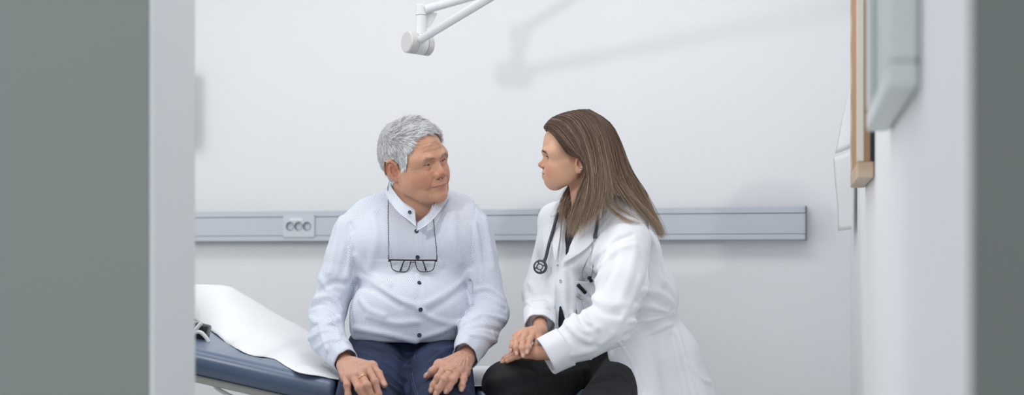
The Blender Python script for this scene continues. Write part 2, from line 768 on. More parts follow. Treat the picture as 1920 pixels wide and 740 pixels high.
# ------------------------------------------------------------------ wall trunking with sockets
z0, z1 = 1.055, 1.1655
LB = CL + E * 0.02
RB = wallpt(1511)
L = (RB - LB) @ E
tr = thing('cable_trunking', 'long grey horizontal cable trunking rail across the white back wall', 'cable trunking', [*(LB + RB)[:2] / 2, z0])
mid = (LB + RB) / 2
mid[2] = 0
dp = 0.048
MB().box(mid - N * (dp * 0.5 - 0.003) + UP * (z0 + z1) / 2, [L, dp - 0.006, z1 - z0], RM).build('backing', MAT['rail_dark'], tr)
h = z1 - z0
joint = wallpt(1017)
for nm, za, zb, pull in (('upper_strip', z1 - 0.0215, z1, 0.0), ('lower_strip', z0, z0 + 0.0195, 0.0)):
    b = MB()
    jl = (joint - LB) @ E
    b.box(LB * [1, 1, 0] + E * (jl / 2) - N * (dp + 0.001) + UP * (za + zb) / 2, [jl - 0.0012, 0.006, zb - za - 0.001], RM, 0.0016)
    b.box(LB * [1, 1, 0] + E * (jl + (L - jl) / 2) - N * (dp + 0.001) + UP * (za + zb) / 2, [L - jl - 0.0012, 0.006, zb - za - 0.001], RM, 0.0016)
    b.build(nm, MAT['rail'], tr)
MB().box(mid - N * (dp - 0.001) + UP * (z0 + 0.0195 + z1 - 0.0215) / 2, [L, 0.005, z1 - z0 - 0.043], RM, 0.001).build('cover_strip', MAT['rail'], tr)
MB().box(RB * [1, 1, 0] + E * 0.0015 - N * (dp + 0.002) / 2 + UP * (z0 + z1) / 2, [0.004, dp + 0.010, z1 - z0 + 0.004], RM, 0.001).build('end_cap', MAT['rail_dark'], tr)

pc = wallpt(560.5, 423.5, dp + 0.004)
so = thing('power_outlet', 'triple round power socket plate set in the grey trunking rail', 'power socket', pc)
bm_ = bmesh.new()
# plate: front sheet with three round openings
PW, PH = 0.0615, 0.0405
def plate_mesh():
    V, Fc = [], []
    cxs = (-0.0335, 0.0, 0.0335)
    rr = 0.0152
    n = 32
    # three cells, each a square with a round hole
    xs = [-PW, -0.0168, 0.0168, PW]
    for i, cx in enumerate(cxs):
        x0, x1 = xs[i], xs[i + 1]
        ring, outer = [], []
        for k in range(n):
            a = 2 * math.pi * k / n
            c, s = math.cos(a), math.sin(a)
            ring.append((cx + rr * c, rr * s - 0.001))
            tx = ((x1 - cx) / c if c > 1e-9 else (x0 - cx) / c if c < -1e-9 else 1e9)
            ty = ((PH) / s if s > 1e-9 else (-PH) / s if s < -1e-9 else 1e9)
            t = min(tx, ty)
            outer.append((cx + t * c, t * s))
        base = len(V)
        for p in ring:
            V.append((p[0], -0.004, p[1]))
        for p in outer:
            V.append((p[0], -0.004, p[1]))
        for k in range(n):
            Fc.append((base + k, base + (k + 1) % n, base + n + (k + 1) % n, base + n + k))
    b = len(V)
    for y in (-0.004, 0.006):
        e = 0.0 if y < 0 else 0.0015
        for x, z in ((-PW - e, -PH - e), (PW + e, -PH - e), (PW + e, PH + e), (-PW - e, PH + e)):
            V.append((x, y, z))
    for k in range(4):
        Fc.append((b + k, b + (k + 1) % 4, b + 4 + (k + 1) % 4, b + 4 + k))
    W = pc + np.array(V) @ RM.T
    return W, Fc
W, Fc = plate_mesh()
mesh_obj('faceplate', W, Fc, MAT['plate'], so, smooth_=False)
lab = MB().box(pc + RM @ np.array([-0.008, -0.0048, 0.0235]), [0.05, 0.0012, 0.009], RM, 0.0004).build('label_window', MAT['paper'], so)
for cx in (-0.0335, 0.0, 0.0335):
    b = MB()
    c = pc + RM @ np.array([cx, -0.0042, -0.001])
    b.lathe([(0.0164, 0.0), (0.0162, -0.0008), (0.0150, -0.0006), (0.0146, 0.001), (0.0140, 0.0135), (0.0, 0.0135)], c, N, 32)
    cup = b.build('socket', MAT['cup'], so, True, 40)
    for hx, hz in ((-0.0006, 0.0062), (0.0086, -0.0028), (-0.0028, -0.0088)):
        MB().lathe([(0.0, 0.0), (0.0028, 0.0), (0.0030, 0.001), (0.0, 0.0012)], c + RM @ np.array([hx, 0.0118, hz]), N, 14).build('pin_hole', MAT['hole'], cup, True, 40)

# ------------------------------------------------------------------ things hung on the right wall
def rw(Y, off, z):
    """point at depth Y on the right wall, off metres proud of it"""
    t = (Y - RN[1]) / RD[1]
    return RN + RD * t - RS * off + UP * z
RWM = np.stack([RD, RS, UP], 1)

def wall_box(b, Y0, Y1, o0, o1, za, zb, bev=0.0):
    p = (rw(Y0, (o0 + o1) / 2, 0) + rw(Y1, (o0 + o1) / 2, 0)) / 2 + UP * (za + zb) / 2
    Ln = (Y1 - Y0) / RD[1]
    return b.box(p, [Ln, o1 - o0, zb - za], RWM, bev)

nb = thing('notice_board', 'wood framed cork notice board seen almost edge on along the right wall', 'notice board', rw(3.0, 0.0, 1.165))
nz0, nz1 = 1.172, 1.95
wall_box(MB(), 2.84, 3.18, 0.004, 0.034, nz0 + 0.03, nz1 - 0.03).build('cork_panel', MAT['cork'], nb)
for nm, a in (('frame_rail', (2.80, 3.22, 0.002, 0.037, nz0, nz0 + 0.036)), ('frame_rail', (2.80, 3.22, 0.002, 0.037, nz1 - 0.036, nz1)),
              ('frame_stile', (3.18, 3.22, 0.002, 0.037, nz0 + 0.036, nz1 - 0.036))):
    wall_box(MB(), *a, bev=0.003).build(nm, MAT['wood'], nb)
for nm, o0, o1, mt in (('shade_strip', 0.002, 0.010, 'black'), ('frame_stile', 0.010, 0.024, 'wood_brown'), ('frame_lip', 0.024, 0.037, 'wood_pale')):  # black strip stands in for the shade between frame and wall
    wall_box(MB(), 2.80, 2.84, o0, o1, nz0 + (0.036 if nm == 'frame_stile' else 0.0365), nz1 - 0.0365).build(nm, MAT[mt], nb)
wb = thing('framed_board', 'blurred white framed board on the right wall nearest the doorway', 'framed board', rw(2.0, 0.0, 1.225))
wz0, wz1 = 1.224, 1.80
wall_box(MB(), 1.74, 2.26, 0.002, 0.026, wz0 + 0.03, wz1 - 0.03).build('board_panel', MAT['board_grey'], wb)
for nm, a in (('frame_rail', (1.70, 2.30, 0.002, 0.042, wz0, wz0 + 0.036)), ('frame_rail', (1.70, 2.30, 0.002, 0.042, wz1 - 0.036, wz1)),
              ('frame_stile', (1.70, 1.736, 0.002, 0.042, wz0 + 0.036, wz1 - 0.036)), ('frame_stile', (2.264, 2.30, 0.002, 0.042, wz0 + 0.036, wz1 - 0.036))):
    wall_box(MB(), *a, bev=0.006).build(nm, MAT['frame_white'], wb)

def sheet(name, Y0, Y1, zt, zb, offs, label, th=0.0012, z_edge=None):
    """paper on the right wall that curls away from it; offs: stand-off from top to bottom at the far edge"""
    nu, nv = 10, 16
    V = []
    for s in (0, 1):
        for i in range(nv):
            v = i / (nv - 1)
            for j in range(nu):
                u = j / (nu - 1)
                o = 0.006 + np.interp(v, np.linspace(0, 1, len(offs)), offs) * (0.25 + 0.75 * u ** 1.4) + s * th
                V.append(rw(Y0 + (Y1 - Y0) * u, o, zt + (zb - zt) * v))
    Fc = []
    q = nu * nv
    for i in range(nv - 1):
        for j in range(nu - 1):
            a = i * nu + j
            Fc.append((a, a + 1, a + nu + 1, a + nu))
            Fc.append((q + a, q + a + nu, q + a + nu + 1, q + a + 1))
    rim = [j for j in range(nu)] + [i * nu + nu - 1 for i in range(1, nv)] + [(nv - 1) * nu + j for j in range(nu - 2, -1, -1)] + [i * nu for i in range(nv - 2, 0, -1)]
    for a, b in zip(rim, rim[1:] + rim[:1]):
        Fc.append((b, a, q + a, q + b))
    o = mesh_obj(name, V, Fc, MAT['paper'])
    return tag(o, label, 'paper')
s1 = sheet('paper_sheet', 3.70, 3.92, 1.62, 1.315, (0.0, 0.006, 0.03, 0.05), 'upper white printed sheet curling off the right wall beyond the notice board')
s2 = sheet('paper_sheet', 3.70, 3.95, 1.305, 1.078, (0.055, 0.05, 0.042, 0.040), 'lower blank white sheet hanging off the right wall beyond the notice board')

# dispenser behind the left door jamb
dc = wallpt(346, 210, 0.0)
ds = MB()
ds.box(dc - N * 0.045, [0.075, 0.09, 0.285], RM, 0.014, 4)
d_o = ds.build('wall_dispenser', MAT['dispenser'], None, True, 50)
tag(d_o, 'narrow grey edge of a wall dispenser peeking out behind the left door jamb', 'dispenser')

# ------------------------------------------------------------------ examination lamp arm
lm = thing('examination_lamp', 'white jointed examination lamp arm reaching down from the ceiling', 'lamp', P(785, 82, 3.85))
AY = 3.85
hub = P(786, 82, AY)
hax = unit(np.array([0.80, 0.60, -0.03]))                 # axis of the round hub
hr = 0.0325
b = MB()
b.lathe([(0, -0.046), (hr - 0.003, -0.046), (hr, -0.043), (hr, -0.018)], hub, hax, 48)
b.build('hub_cap', MAT['lamp_grey'], lm, True, 35)
MB().lathe([(hr - 0.0015, -0.0182), (hr - 0.0015, 0.0162)], hub, hax, 48).build('hub_core', MAT['seam'], lm, True)
MB().lathe([(hr, -0.0172), (hr, 0.0148)], hub, hax, 48).build('hub_ring', MAT['lamp'], lm, True)
MB().lathe([(hr, 0.0162), (hr, 0.034), (hr - 0.003, 0.037), (0, 0.037)], hub, hax, 48).build('hub_cap', MAT['lamp_grey'], lm, True, 35)
pt = P(789, 60, AY)
top = P(789, 9, AY)
z_a = hub[2] + 0.020
pivot = MB()
px_, py_ = hub[0] + 0.006, hub[1]
zt_ = CAMZ + (HOR - 9) * AY / FPX
zs_ = CAMZ + (HOR - 29) * AY / FPX
pivot.lathe([(0.0150, z_a), (0.0150, z_a + 0.008), (0.0165, z_a + 0.009), (0.0165, zs_ - 0.0008)], [px_, py_, 0], UP, 32)
pivot.build('swivel_post', MAT['lamp'], lm, True, 35)
MB().lathe([(0.0155, zs_ - 0.001), (0.0155, zs_ + 0.001)], [px_, py_, 0], UP, 32).build('post_seam', MAT['seam'], lm, True)
MB().lathe([(0.0168, zs_ + 0.0008), (0.0168, zt_ - 0.003), (0.0140, zt_), (0, zt_)], [px_, py_, 0], UP, 32).build('post_head', MAT['lamp'], lm, True, 35)
# bracket rib under the upper arm
u0 = P(800, 17, AY)
u1 = P(1010, -42, AY + 0.25)
rib = MB()
d = unit(u1 - u0)
rp = [(0.012, -0.006), (0.055, -0.010), (0.046, -0.030), (0.030, -0.052), (0.012, -0.064)]
ex_ = unit(np.array([d[0], d[1], 0]))
pv = np.array([px_, py_, zs_ + 0.022])
sd = unit(np.cross(ex_, UP))
vs = [[rib.bm.verts.new(pv + ex_ * a + UP * c + sd * s * 0.004) for a, c in rp] for s in (-1, 1)]
n_ = len(rp)
rib.bm.faces.new(vs[0])
rib.bm.faces.new(vs[1][::-1])
for i in range(n_):
    rib.bm.faces.new((vs[0][i], vs[1][i], vs[1][(i + 1) % n_], vs[0][(i + 1) % n_]))
rib.build('bracket', MAT['lamp'], lm)
MB().tube([u0 - d * 0.012, u0, u1, u1 + d * 0.02], [0.0135, 0.0135, 0.0135, 0.0135], 24).build('upper_arm', MAT['lamp'], lm, True, 40)
w0 = P(789, 74, AY - 0.034)
w1 = P(1010, -60, AY - 0.62)
d2 = unit(w1 - w0)
q_ = [w0 - d2 * 0.011, w0 - d2 * 0.007, w0, w1]
MB().tube(q_, [0.007, 0.0105, 0.0118, 0.0125], 24).build('lower_arm', MAT['lamp'], lm, True, 40)
# column from the upper arm to the ceiling (above the frame)
MB().tube([u1, u1 + UP * 0.02, [u1[0], u1[1], CEIL - 0.03]], [0.024, 0.024, 0.024], 24).build('ceiling_column', MAT['lamp'], lm, True, 40)
MB().lathe([(0.0, CEIL - 0.05), (0.07, CEIL - 0.045), (0.08, CEIL)], [u1[0], u1[1], 0], UP, 32).build('ceiling_mount', MAT['lamp'], lm, True, 40)
# lamp head at the far end of the lower arm
hd = w1 + d2 * 0.06
lh = MB().lathe([(0.0, 0.06), (0.05, 0.055), (0.11, 0.02), (0.12, -0.02), (0.11, -0.025), (0.0, -0.025)], hd, UP, 40).build('lamp_head', MAT['lamp'], lm, True, 40)

# ------------------------------------------------------------------ light and camera
def area(name, loc, target, size, energy, rgb=(1, 1, 1), size_y=None):
    l = bpy.data.lights.new(name, 'AREA')
    l.shape = 'RECTANGLE' if size_y else 'SQUARE'
    l.size = size
    if size_y:
        l.size_y = size_y
    l.energy = energy
    l.color = rgb
    o = bpy.data.objects.new(name, l)
    COL.objects.link(o)
    o.location = loc
    v = Vector([float(a) for a in target]) - Vector([float(a) for a in loc])
    o.rotation_euler = v.to_track_quat('-Z', 'Y').to_euler()
    return o


area('assumed_ceiling_light', BW - N * 1.35 - E * 0.9 + UP * 2.70, BW - N * 1.2 - E * 0.9, 1.2, 8, (1, 0.985, 0.965), 0.6)  # both ceiling lights are assumed, out of view above
area('assumed_ceiling_light', BW - N * 1.35 + E * 0.45 + UP * 2.70, BW - N * 1.2 + E * 0.45, 1.2, 11, (1, 0.985, 0.965), 0.6)
# assumed daylight from an unseen window in the left wall, and a small unseen light added beside the doorway to throw the lamp arm's shadow
area('assumed_window_light', BW - N * 1.75 - E * 2.25 + UP * 1.5, BW - N * 0.9 + E * 0.2 + UP * 1.1, 1.1, 20, (0.97, 0.98, 1.0), 1.3)
area('assumed_shadow_light', (-0.80, 2.60, 1.63), (0.1, 4.5, 1.63), 0.06, 4.6, (1.0, 0.98, 0.95))  # assumed source, placed out of view to cast the arm's shadow
wo = bpy.data.worlds.new('assumed hall light')  # even ambient light, assumed for the unseen hall
SC.world = wo
wo.use_nodes = True
wo.node_tree.nodes['Background'].inputs[0].default_value = (0.92, 0.95, 1.0, 1)
wo.node_tree.nodes['Background'].inputs[1].default_value = 0.90

cam = bpy.data.cameras.new('camera')
cam.sensor_width = 36
cam.lens = FPX / 1920 * 36
cam.shift_y = (HOR - 370) / 1920
cam.dof.use_dof = True
cam.dof.focus_distance = 3.56
cam.dof.aperture_fstop = 45 / 26.0
co_ = bpy.data.objects.new('camera', cam)
COL.objects.link(co_)
co_.location = (0, 0, CAMZ)
co_.rotation_euler = (R(90), 0, 0)
SC.camera = co_
SC.view_settings.view_transform = 'Standard'
SC.view_settings.look = 'None'
SC.view_settings.gamma = 1
SC.view_settings.use_curve_mapping = False
SC.view_settings.exposure = 0.10
# ------------------------------------------------------------------ heads (millimetres, face looks along -y, eyes on z = 0)
def sym(f):
    return [f(-1), f(1)]


def build_head(m):
    """m: dict of proportions.  returns the volume in mm"""
    g = lambda k, d: m.get(k, d)
    v = Vol((-98, -140, -215), (98, 125, 135), 1.4)
    w = g('w', 1.0)                         # overall breadth
    fat = g('fat', 0.0)                     # 0 slim .. 1 heavy
    # skull
    v.add(ell((0, 12, 40), (75 * w, 97, 80)))
    v.add(ell((0, -38, 34), (61 * w, 58, 58)), 22)
    v.add(ell((0, 30, 15), (70 * w, 76, 66)), 20)
    # neck
    nr = g('neck', 54)
    v.add(cone((0, 20, -50), nr * 0.95, (0, 34, -230), nr * 1.05), 24)
    if fat:
        v.add(ell((0, -22, -108), (46 * w, 52, 30)), 26)
    # mid face
    v.add(ell((0, -52, -30), (56 * w, 44, 58)), 20)
    dz = g('chin_z', -104) + 104
    dyc = (g('chin_y', -88) + 86) * 1.0
    for s in (-1, 1):
        v.add(cone((s * 42 * w, -70, -24), 19, (s * 62 * w, -28, -16), 14), 16)           # cheekbone
        v.add(ell((s * (36 + 2 * fat) * w, -66, -50), (23 + 2 * fat, 24 + 3 * fat, 27 + 4 * fat)), 20)    # cheek
        jaw = g('jaw', 1.0)
        v.add(chain([(s * 61 * w * jaw, -4, -30), (s * 56 * w * jaw, -16, -70 + dz * 0.6), (s * 36 * w, -58, -97 + dz * 0.95), (s * 12, -80 + dyc, -104 + dz)], [17, 17 + 3 * fat, 17 + 3 * fat, 17]), 18)
        v.add(ell((s * 55 * w, -38, -48), (16 + 7 * fat, 30, 34)), 18)                    # masseter
        if fat:
            v.add(ell((s * 41 * w, -58, -86), (17, 22, 18)), 16)                          # jowl
        v.add(ell((s * 53 * w, -58, 14), (20, 30, 26)), 18)                               # temple
    # chin
    cz = g('chin_z', -104)
    cy = g('chin_y', -88)
    v.add(ell((0, cy, cz + 3), (22 * g('chinw', 1.0), 15, 14)), 14)
    v.add(ell((0, -66 + dyc * 0.8, -92 + dz), (34, 26, 22)), 18)
    # muzzle
    v.add(ell((0, -78, -66 + dz * 0.5), (33, 24, 26)), 16)
    # brow
    br = g('brow', 1.0)
    for s in (-1, 1):
        v.add(chain([(s * 10, -89 - 2 * br, 15), (s * 28, -88 - 3 * br, 20), (s * 45 * w, -76 - 2 * br, 15), (s * 55 * w, -62, 5)], [9, 9, 8.5, 8]), 12)
    v.add(ell((0, -84, 20), (18, 10, 14)), 12)
    # sockets
    ex, ey = 32 * w, -75
    for s in (-1, 1):
        v.sub(ell((s * (ex - 2), -97, -3), (17, 12, 12)), 13)
    # nose
    n = g('nose', 1.0)
    ty, tz = g('tip', (-122, -36))
    rt = g('root_y', -91)
    v.add(chain([(0, rt + 6, 12), (0, rt + 1, 0), (0, (rt + ty) / 2 + g('bridge', 6), (tz) / 2 - 1), (0, ty + 11 * n, tz + 3)], [7.5, 7.5 * n, 8.5 * n, 9.5 * n]), 9)
    for s in (-1, 1):
        v.add(cone((s * 7, rt + 4, -2), 6, (s * 11 * n, ty + 23, tz - 2), 8), 8)          # sidewalls
    v.add(ell((0, ty + 9.5 * n, tz), (11 * n, 9.5 * n, 9.5 * n)), 6)
    for s in (-1, 1):
        v.add(ell((s * 12 * n, ty + 18, tz - 4), (7.5 * n, 11, 8.5 * n)), 4)
    v.add(cone((0, ty + 12, tz - 5), 5, (0, ty + 24, tz - 11), 5), 5)                     # columella
    for s in (-1, 1):
        v.sub(ell((s * 7.5 * n, ty + 16.5, tz - 12), (4.3 * n, 6.8, 5.6), rotz(s * 0.35)), 2.5)
        v.put(crest(v.snap(resample(catmull([(s * 17.0 * n, ty + 22, tz + 8), (s * 20.5 * n, ty + 20, tz - 2), (s * 18 * n, ty + 22, tz - 10)], 5), 14)), 1.4, -2.6), 0, 'bump')
    # lips
    lz = g('lip_z', -67)
    ly = g('lip_y', -101)
    lf = g('lips', 1.0)
    v.add(chain([(-22, ly + 9, lz + 2), (-9, ly + 1.5, lz + 4.5 * lf), (0, ly + 1.5, lz + 4 * lf), (9, ly + 1.5, lz + 4.5 * lf), (22, ly + 9, lz + 2)], [3.5, 5.2 * lf, 5.0 * lf, 5.2 * lf, 3.5]), 7)
    v.add(chain([(-20, ly + 9, lz - 3), (-8, ly + 2.5, lz - 5.5 * lf), (8, ly + 2.5, lz - 5.5 * lf), (20, ly + 9, lz - 3)], [3.5, 5.4 * lf, 5.4 * lf, 3.5]), 7)
    sm_ = g('smile', 0.0)
    ml = [(-27, ly + 11, lz + 0.3 + 2.5 * sm_), (-20, ly + 3, lz - 0.3), (-9, ly - 4, lz + 0.8), (0, ly - 5, lz), (9, ly - 4, lz + 0.8), (20, ly + 3, lz - 0.3), (27, ly + 11, lz + 0.3 + 2.5 * sm_)]
    mw = g('mouth', 1.0)
    ml = [(x * mw, y + (abs(x) > 19) * 4 * (mw - 1) * 5, z) for x, y, z in ml]
    cr = lambda pts, w_, am: v.put(crest(v.snap(resample(catmull(pts, 5), 22)), w_, am), 0, 'bump')
    cr(ml, np.array([1.6] * 6 + [1.3] * 10 + [1.6] * 6), np.r_[np.linspace(-0.6, -2.4, 5), np.full(12, -2.6), np.linspace(-2.4, -0.6, 5)])
    cr([(-15, ly + 6, lz - 15), (0, ly + 3, lz - 16), (15, ly + 6, lz - 15)], 4.5, np.r_[np.linspace(-0.3, -2.0, 8), np.full(6, -2.0), np.linspace(-2.0, -0.3, 8)])
    cr([(0, ly, lz + 9), (0, ly, lz + 15), (0, ly, tz - 13)], 2.4, -1.2)
    for s in (-1, 1):
        cr([(s * 3.6, ly, lz + 9), (s * 3.4, ly, lz + 15), (s * 3.0, ly, tz - 14)], 1.8, 0.7)
        cr([(s * 27 * mw, ly + 10, lz + 2.5), (s * 29.5 * mw, ly + 14, lz - 1), (s * 29 * mw, ly + 15, lz - 6)], 2.6, -1.6)
    # eyelids
    er = 12.6
    op = g('eye_open', 1.0)
    for s in (-1, 1):
        v.add(ell((s * ex, ey, -0.5), (14.6, 13.6, 13.2)), 7)
        if fat:
            v.add(ell((s * ex, ey - 5, -13), (14, 8, 6.5)), 5)                            # bag
            v.add(ell((s * (ex + 4), ey - 4, 11), (15, 9, 6)), 6)                         # hooded upper lid
        tilt = roty(s * -0.08) @ rotz(s * 0.26)
        v.sub(ell((s * (ex + 1.2), ey - 12.4, -1.0), (13.4, 9.0, 4.6 * op), tilt), 1.4)
        if not fat:
            cr([(s * (ex - 12), ey - 11, 5.5), (s * (ex - 2), ey - 14, 8.5), (s * (ex + 9), ey - 10, 7), (s * (ex + 15), ey - 4, 3)], 1.0, -1.2)
        else:
            cr([(s * (ex - 13), ey - 13, -12), (s * ex, ey - 15, -18), (s * (ex + 12), ey - 10, -14.5), (s * (ex + 18), ey - 4, -7)], 1.1, -2.4)
            cr([(s * (ex - 11), ey - 13, 4.5), (s * (ex - 1), ey - 15, 6.5), (s * (ex + 10), ey - 11, 4.2), (s * (ex + 18), ey - 3, -1)], 1.0, -1.5)
            cr([(s * (ex - 9), ey - 13, -6.5), (s * ex, ey - 14, -8.5), (s * (ex + 10), ey - 11, -7)], 0.9, -0.7)
    # ears
    er_s = g('ear', 1.0)
    for s in (-1, 1):
        c0 = np.array([s * 74 * w, g('ear_y', 4), g('ear_z', -14)])
        A = rotz(-s * g('ear_out', 0.42)) @ rotx(-0.18)
        q = lambda x, y, z: c0 + A @ (np.array([x * s, y, z]) * er_s)
        v.add(ell(q(3, 8, 4), np.array([5, 17, 27]) * er_s, A), 5)
        v.add(ell(q(3, 1, -22), np.array([4.5, 9, 11]) * er_s, A), 5)
        v.sub(ell(q(9, 4, 0), np.array([6.5, 10, 16]) * er_s, A), 3)
        v.add(chain([q(5, -8, 4), q(8, -8, 17), q(9, 2, 29), q(9, 15, 28), q(9, 24, 15), q(8, 23, 0), q(6, 14, -14), q(5, 5, -25)], np.array([3.2, 3.6, 4, 4, 4, 3.8, 3.6, 5]) * er_s, 2), 2)
        v.add(chain([q(6, 8, 20), q(7, 13, 10), q(7, 14, -2), q(6, 8, -12)], np.array([3, 3.2, 3.2, 3]) * er_s, 2), 3)
        v.add(cone(q(5, -7, -3), 4.2 * er_s, q(5, -6, -9), 3.6 * er_s), 3)
        v.sub(ell(q(6, -1, -4), np.array([5, 5, 7]) * er_s, A), 3)
    return v


def crest_tube(pts, r):
    return chain(pts, r)


def head_eye_points(m):
    w = m.get('w', 1.0)
    return 32 * w, -75.0


def eyeball(name, c, Rm, T, parent, look, iris_rgb, r=12.4):
    """eyeball with iris, pupil in vertex colours.  c in head mm; Rm,T: mm -> world"""
    n1, n2 = 48, 40
    th = np.linspace(0, math.pi, n2)
    ph = np.linspace(0, 2 * math.pi, n1, endpoint=False)
    V = np.array([[math.sin(t) * math.cos(p), math.sin(t) * math.sin(p), math.cos(t)] for t in th for p in ph])
    look = unit(look)
    z = look
    x = unit(np.cross([0, 0, 1.0], z))
    y = np.cross(z, x)
    B = np.stack([x, y, z], 1)
    ang = np.repeat(th, n1)
    rr = r * (1 + 0.045 * np.exp(-(ang / 0.42) ** 4))
    W = (V * rr[:, None]) @ B.T
    col = np.tile(np.array(srgb(168, 154, 148)), (len(V), 1))
    col[ang > 0.75] = srgb(160, 138, 132)
    col[ang < 0.50] = np.array(srgb(iris_rgb)) * 0.45
    col[ang < 0.44] = srgb(iris_rgb)
    col[ang < 0.20] = (0.004, 0.004, 0.004)
    fs = []
    for i in range(n2 - 1):
        for j in range(n1):
            fs.append((i * n1 + j, i * n1 + (j + 1) % n1, (i + 1) * n1 + (j + 1) % n1, (i + 1) * n1 + j))
    W = (np.asarray(c) + W) @ Rm.T + T
    return mesh_obj(name, W, np.array(fs)[:, ::-1].copy(), MAT['eye'], parent, col=col)


def skin_colour(V, base, red, m, seed, spots=0.0):
    """albedo only: ruddy cheeks, nose, ears, lips, freckles (V in head mm)"""
    n = len(V)
    base = np.array(srgb(base))
    red = np.array(srgb(red))
    k = np.zeros(n)

    def blob(c, r, a):
        nonlocal k
        d = ((V - np.asarray(c)) / np.asarray(r)) ** 2
        k = np.maximum(k, a * np.exp(-d.sum(1)))
    ty, tz = m.get('tip', (-122, -36))
    for s in (-1, 1):
        blob((s * 45, -72, -42), (24, 30, 22), 0.75)
        blob((s * 80, 10, -14), (14, 24, 40), 0.6)
        blob((s * 32, -88, -12), (16, 12, 7), 0.35)
    blob((0, ty, tz), (20, 20, 16), 0.75)
    blob((0, -95, -95), (20, 20, 14), 0.35)
    k = np.clip(k + 0.16 * fbm(V, 0.05, seed), 0, 1)
    c = base + (red - base) * k[:, None]
    if spots:
        f = fbm(V, 0.11, seed + 3, 2)
        sp = np.clip((f - 0.75) * 3, 0, 1) * spots
        c = c * (1 - sp[:, None] * np.array([0.25, 0.35, 0.42]))
    f = fbm(V, 0.5, seed + 5, 2)
    c = c * (1 + 0.05 * f[:, None])
    return c


def lips_mask(V, m):
    lz, ly, lf = m.get('lip_z', -67), m.get('lip_y', -101), m.get('lips', 1.0)
    x = V[:, 0] / (25.0 * m.get('mouth', 1.0))
    up = lz + (8.5 * lf) * np.clip(1 - x * x, 0, 1) ** 0.7 - 1.6 * np.exp(-(V[:, 0] / 4.0) ** 2)
    lo = lz - (10.5 * lf) * np.clip(1 - x * x, 0, 1) ** 0.8
    mk = (np.abs(x) < 1) & (V[:, 1] < ly + 16)
    a = np.clip((up - V[:, 2]) / 1.8, 0, 1) * np.clip((V[:, 2] - lo) / 1.8, 0, 1)
    return a * mk


def mouth_line(V, m):
    """dark seam where the lips meet"""
    lz, ly, mw = m.get('lip_z', -67), m.get('lip_y', -101), m.get('mouth', 1.0)
    x = np.abs(V[:, 0]) / (27.0 * mw)
    zc = lz + np.interp(x, [0, .33, .74, 1.0], [0.0, 0.8, -0.3, 0.3 + 2.5 * m.get('smile', 0.0)])
    return np.exp(-((V[:, 2] - zc) / 0.9) ** 2) * np.clip((1.02 - x) * 8, 0, 1) * (V[:, 1] < ly + 22)


MAN_HEAD = dict(w=0.99, mouth=1.36, fat=1.0, neck=60, jaw=1.03, chin_z=-104, chin_y=-86, chinw=1.1, brow=1.3, nose=1.22, tip=(-116, -33), root_y=-90,
                lip_y=-100, lip_z=-70, lips=0.72, smile=0.5, eye_open=0.40, ear=1.14, ear_y=8, ear_z=-12, ear_out=0.55)
WOMAN_HEAD = dict(w=0.95, fat=0.0, neck=46, jaw=0.93, chin_z=-79, chin_y=-74, bridge=2, chinw=0.85, brow=0.2, nose=0.66, tip=(-112.5, -21), root_y=-90,
                  lip_y=-96, lip_z=-49, lips=0.84, smile=-0.2, eye_open=1.2, ear=1.02, ear_y=4, ear_z=-20, ear_out=0.35)
# ------------------------------------------------------------------ people: shared builders
def fabric(name, rgb, rough=0.8, weave=900, strength=0.25, sheen=0.0):
    m = Mat(name, srgb(rgb), rough)
    co = m.coord()
    m.color(m.mix(m.math('MULTIPLY', m.noise(co, 40, 3), 0.10), srgb(rgb), tuple(c * 0.78 for c in srgb(rgb))))
    m.bump(m.noise(co, weave, 2), strength, 0.0004)
    if sheen:
        m.b.inputs['Sheen Weight'].default_value = sheen
    return m.m


m = Mat('eye', rough=0.12)
m.color(m.attr('col'))
m.b.inputs['Coat Weight'].default_value = 0.6
m.b.inputs['Coat Roughness'].default_value = 0.03
MAT['eye'] = m.m
for nm, bs in (('skin_man', 0.35), ('skin_woman', 0.16)):
    m = Mat(nm, rough=0.48)
    m.color(m.attr('col'))
    m.b.inputs['Subsurface Weight'].default_value = 0.12
    m.b.inputs['Subsurface Radius'].default_value = (1.0, 0.4, 0.2)
    m.b.inputs['Subsurface Scale'].default_value = 0.005
    m.b.inputs['Specular IOR Level'].default_value = 0.4
    co = m.coord()
    n1 = m.noise(co, 900, 3)
    n2 = m.noise(co, 170, 3)
    m.bump(m.math('ADD', n1, m.math('MULTIPLY', n2, 1.5)), bs, 0.0007)
    MAT[nm] = m.m

m = Mat('hair', rough=0.42)
m.color(m.attr('col'))
m.b.inputs['Specular IOR Level'].default_value = 0.35
MAT['hair'] = m.m

# man's shirt: pale cloth printed with a fine lattice of small blue checks
m = Mat('shirt', rough=0.78)
uv = m.attr('puv', 'Vector')
sep = m.node('ShaderNodeSeparateXYZ')
m.link(uv, sep.inputs[0])
per = 0.0051
def wave(sock, ph=0.0):
    return m.math('SINE', m.math('ADD', m.math('MULTIPLY', sock, 2 * math.pi / per), ph))
a = wave(m.math('ADD', sep.outputs[0], sep.outputs[1]))
b_ = wave(m.math('SUBTRACT', sep.outputs[0], sep.outputs[1]))
pr = m.math('MULTIPLY', a, b_)
dots = m.math('SMOOTH_MIN', a, b_, 0.3)
mask = m.node('ShaderNodeMapRange', interpolation_type='SMOOTHSTEP')
mask.inputs['From Min'].default_value = -0.22
mask.inputs['From Max'].default_value = 0.55
m.link(dots, mask.inputs['Value'])
m.color(m.mix(mask.outputs[0], srgb(226, 231, 241), srgb(82, 100, 144)))
m.bump(m.noise(uv, 1500, 2), 0.15, 0.0003)
MAT['shirt'] = m.m

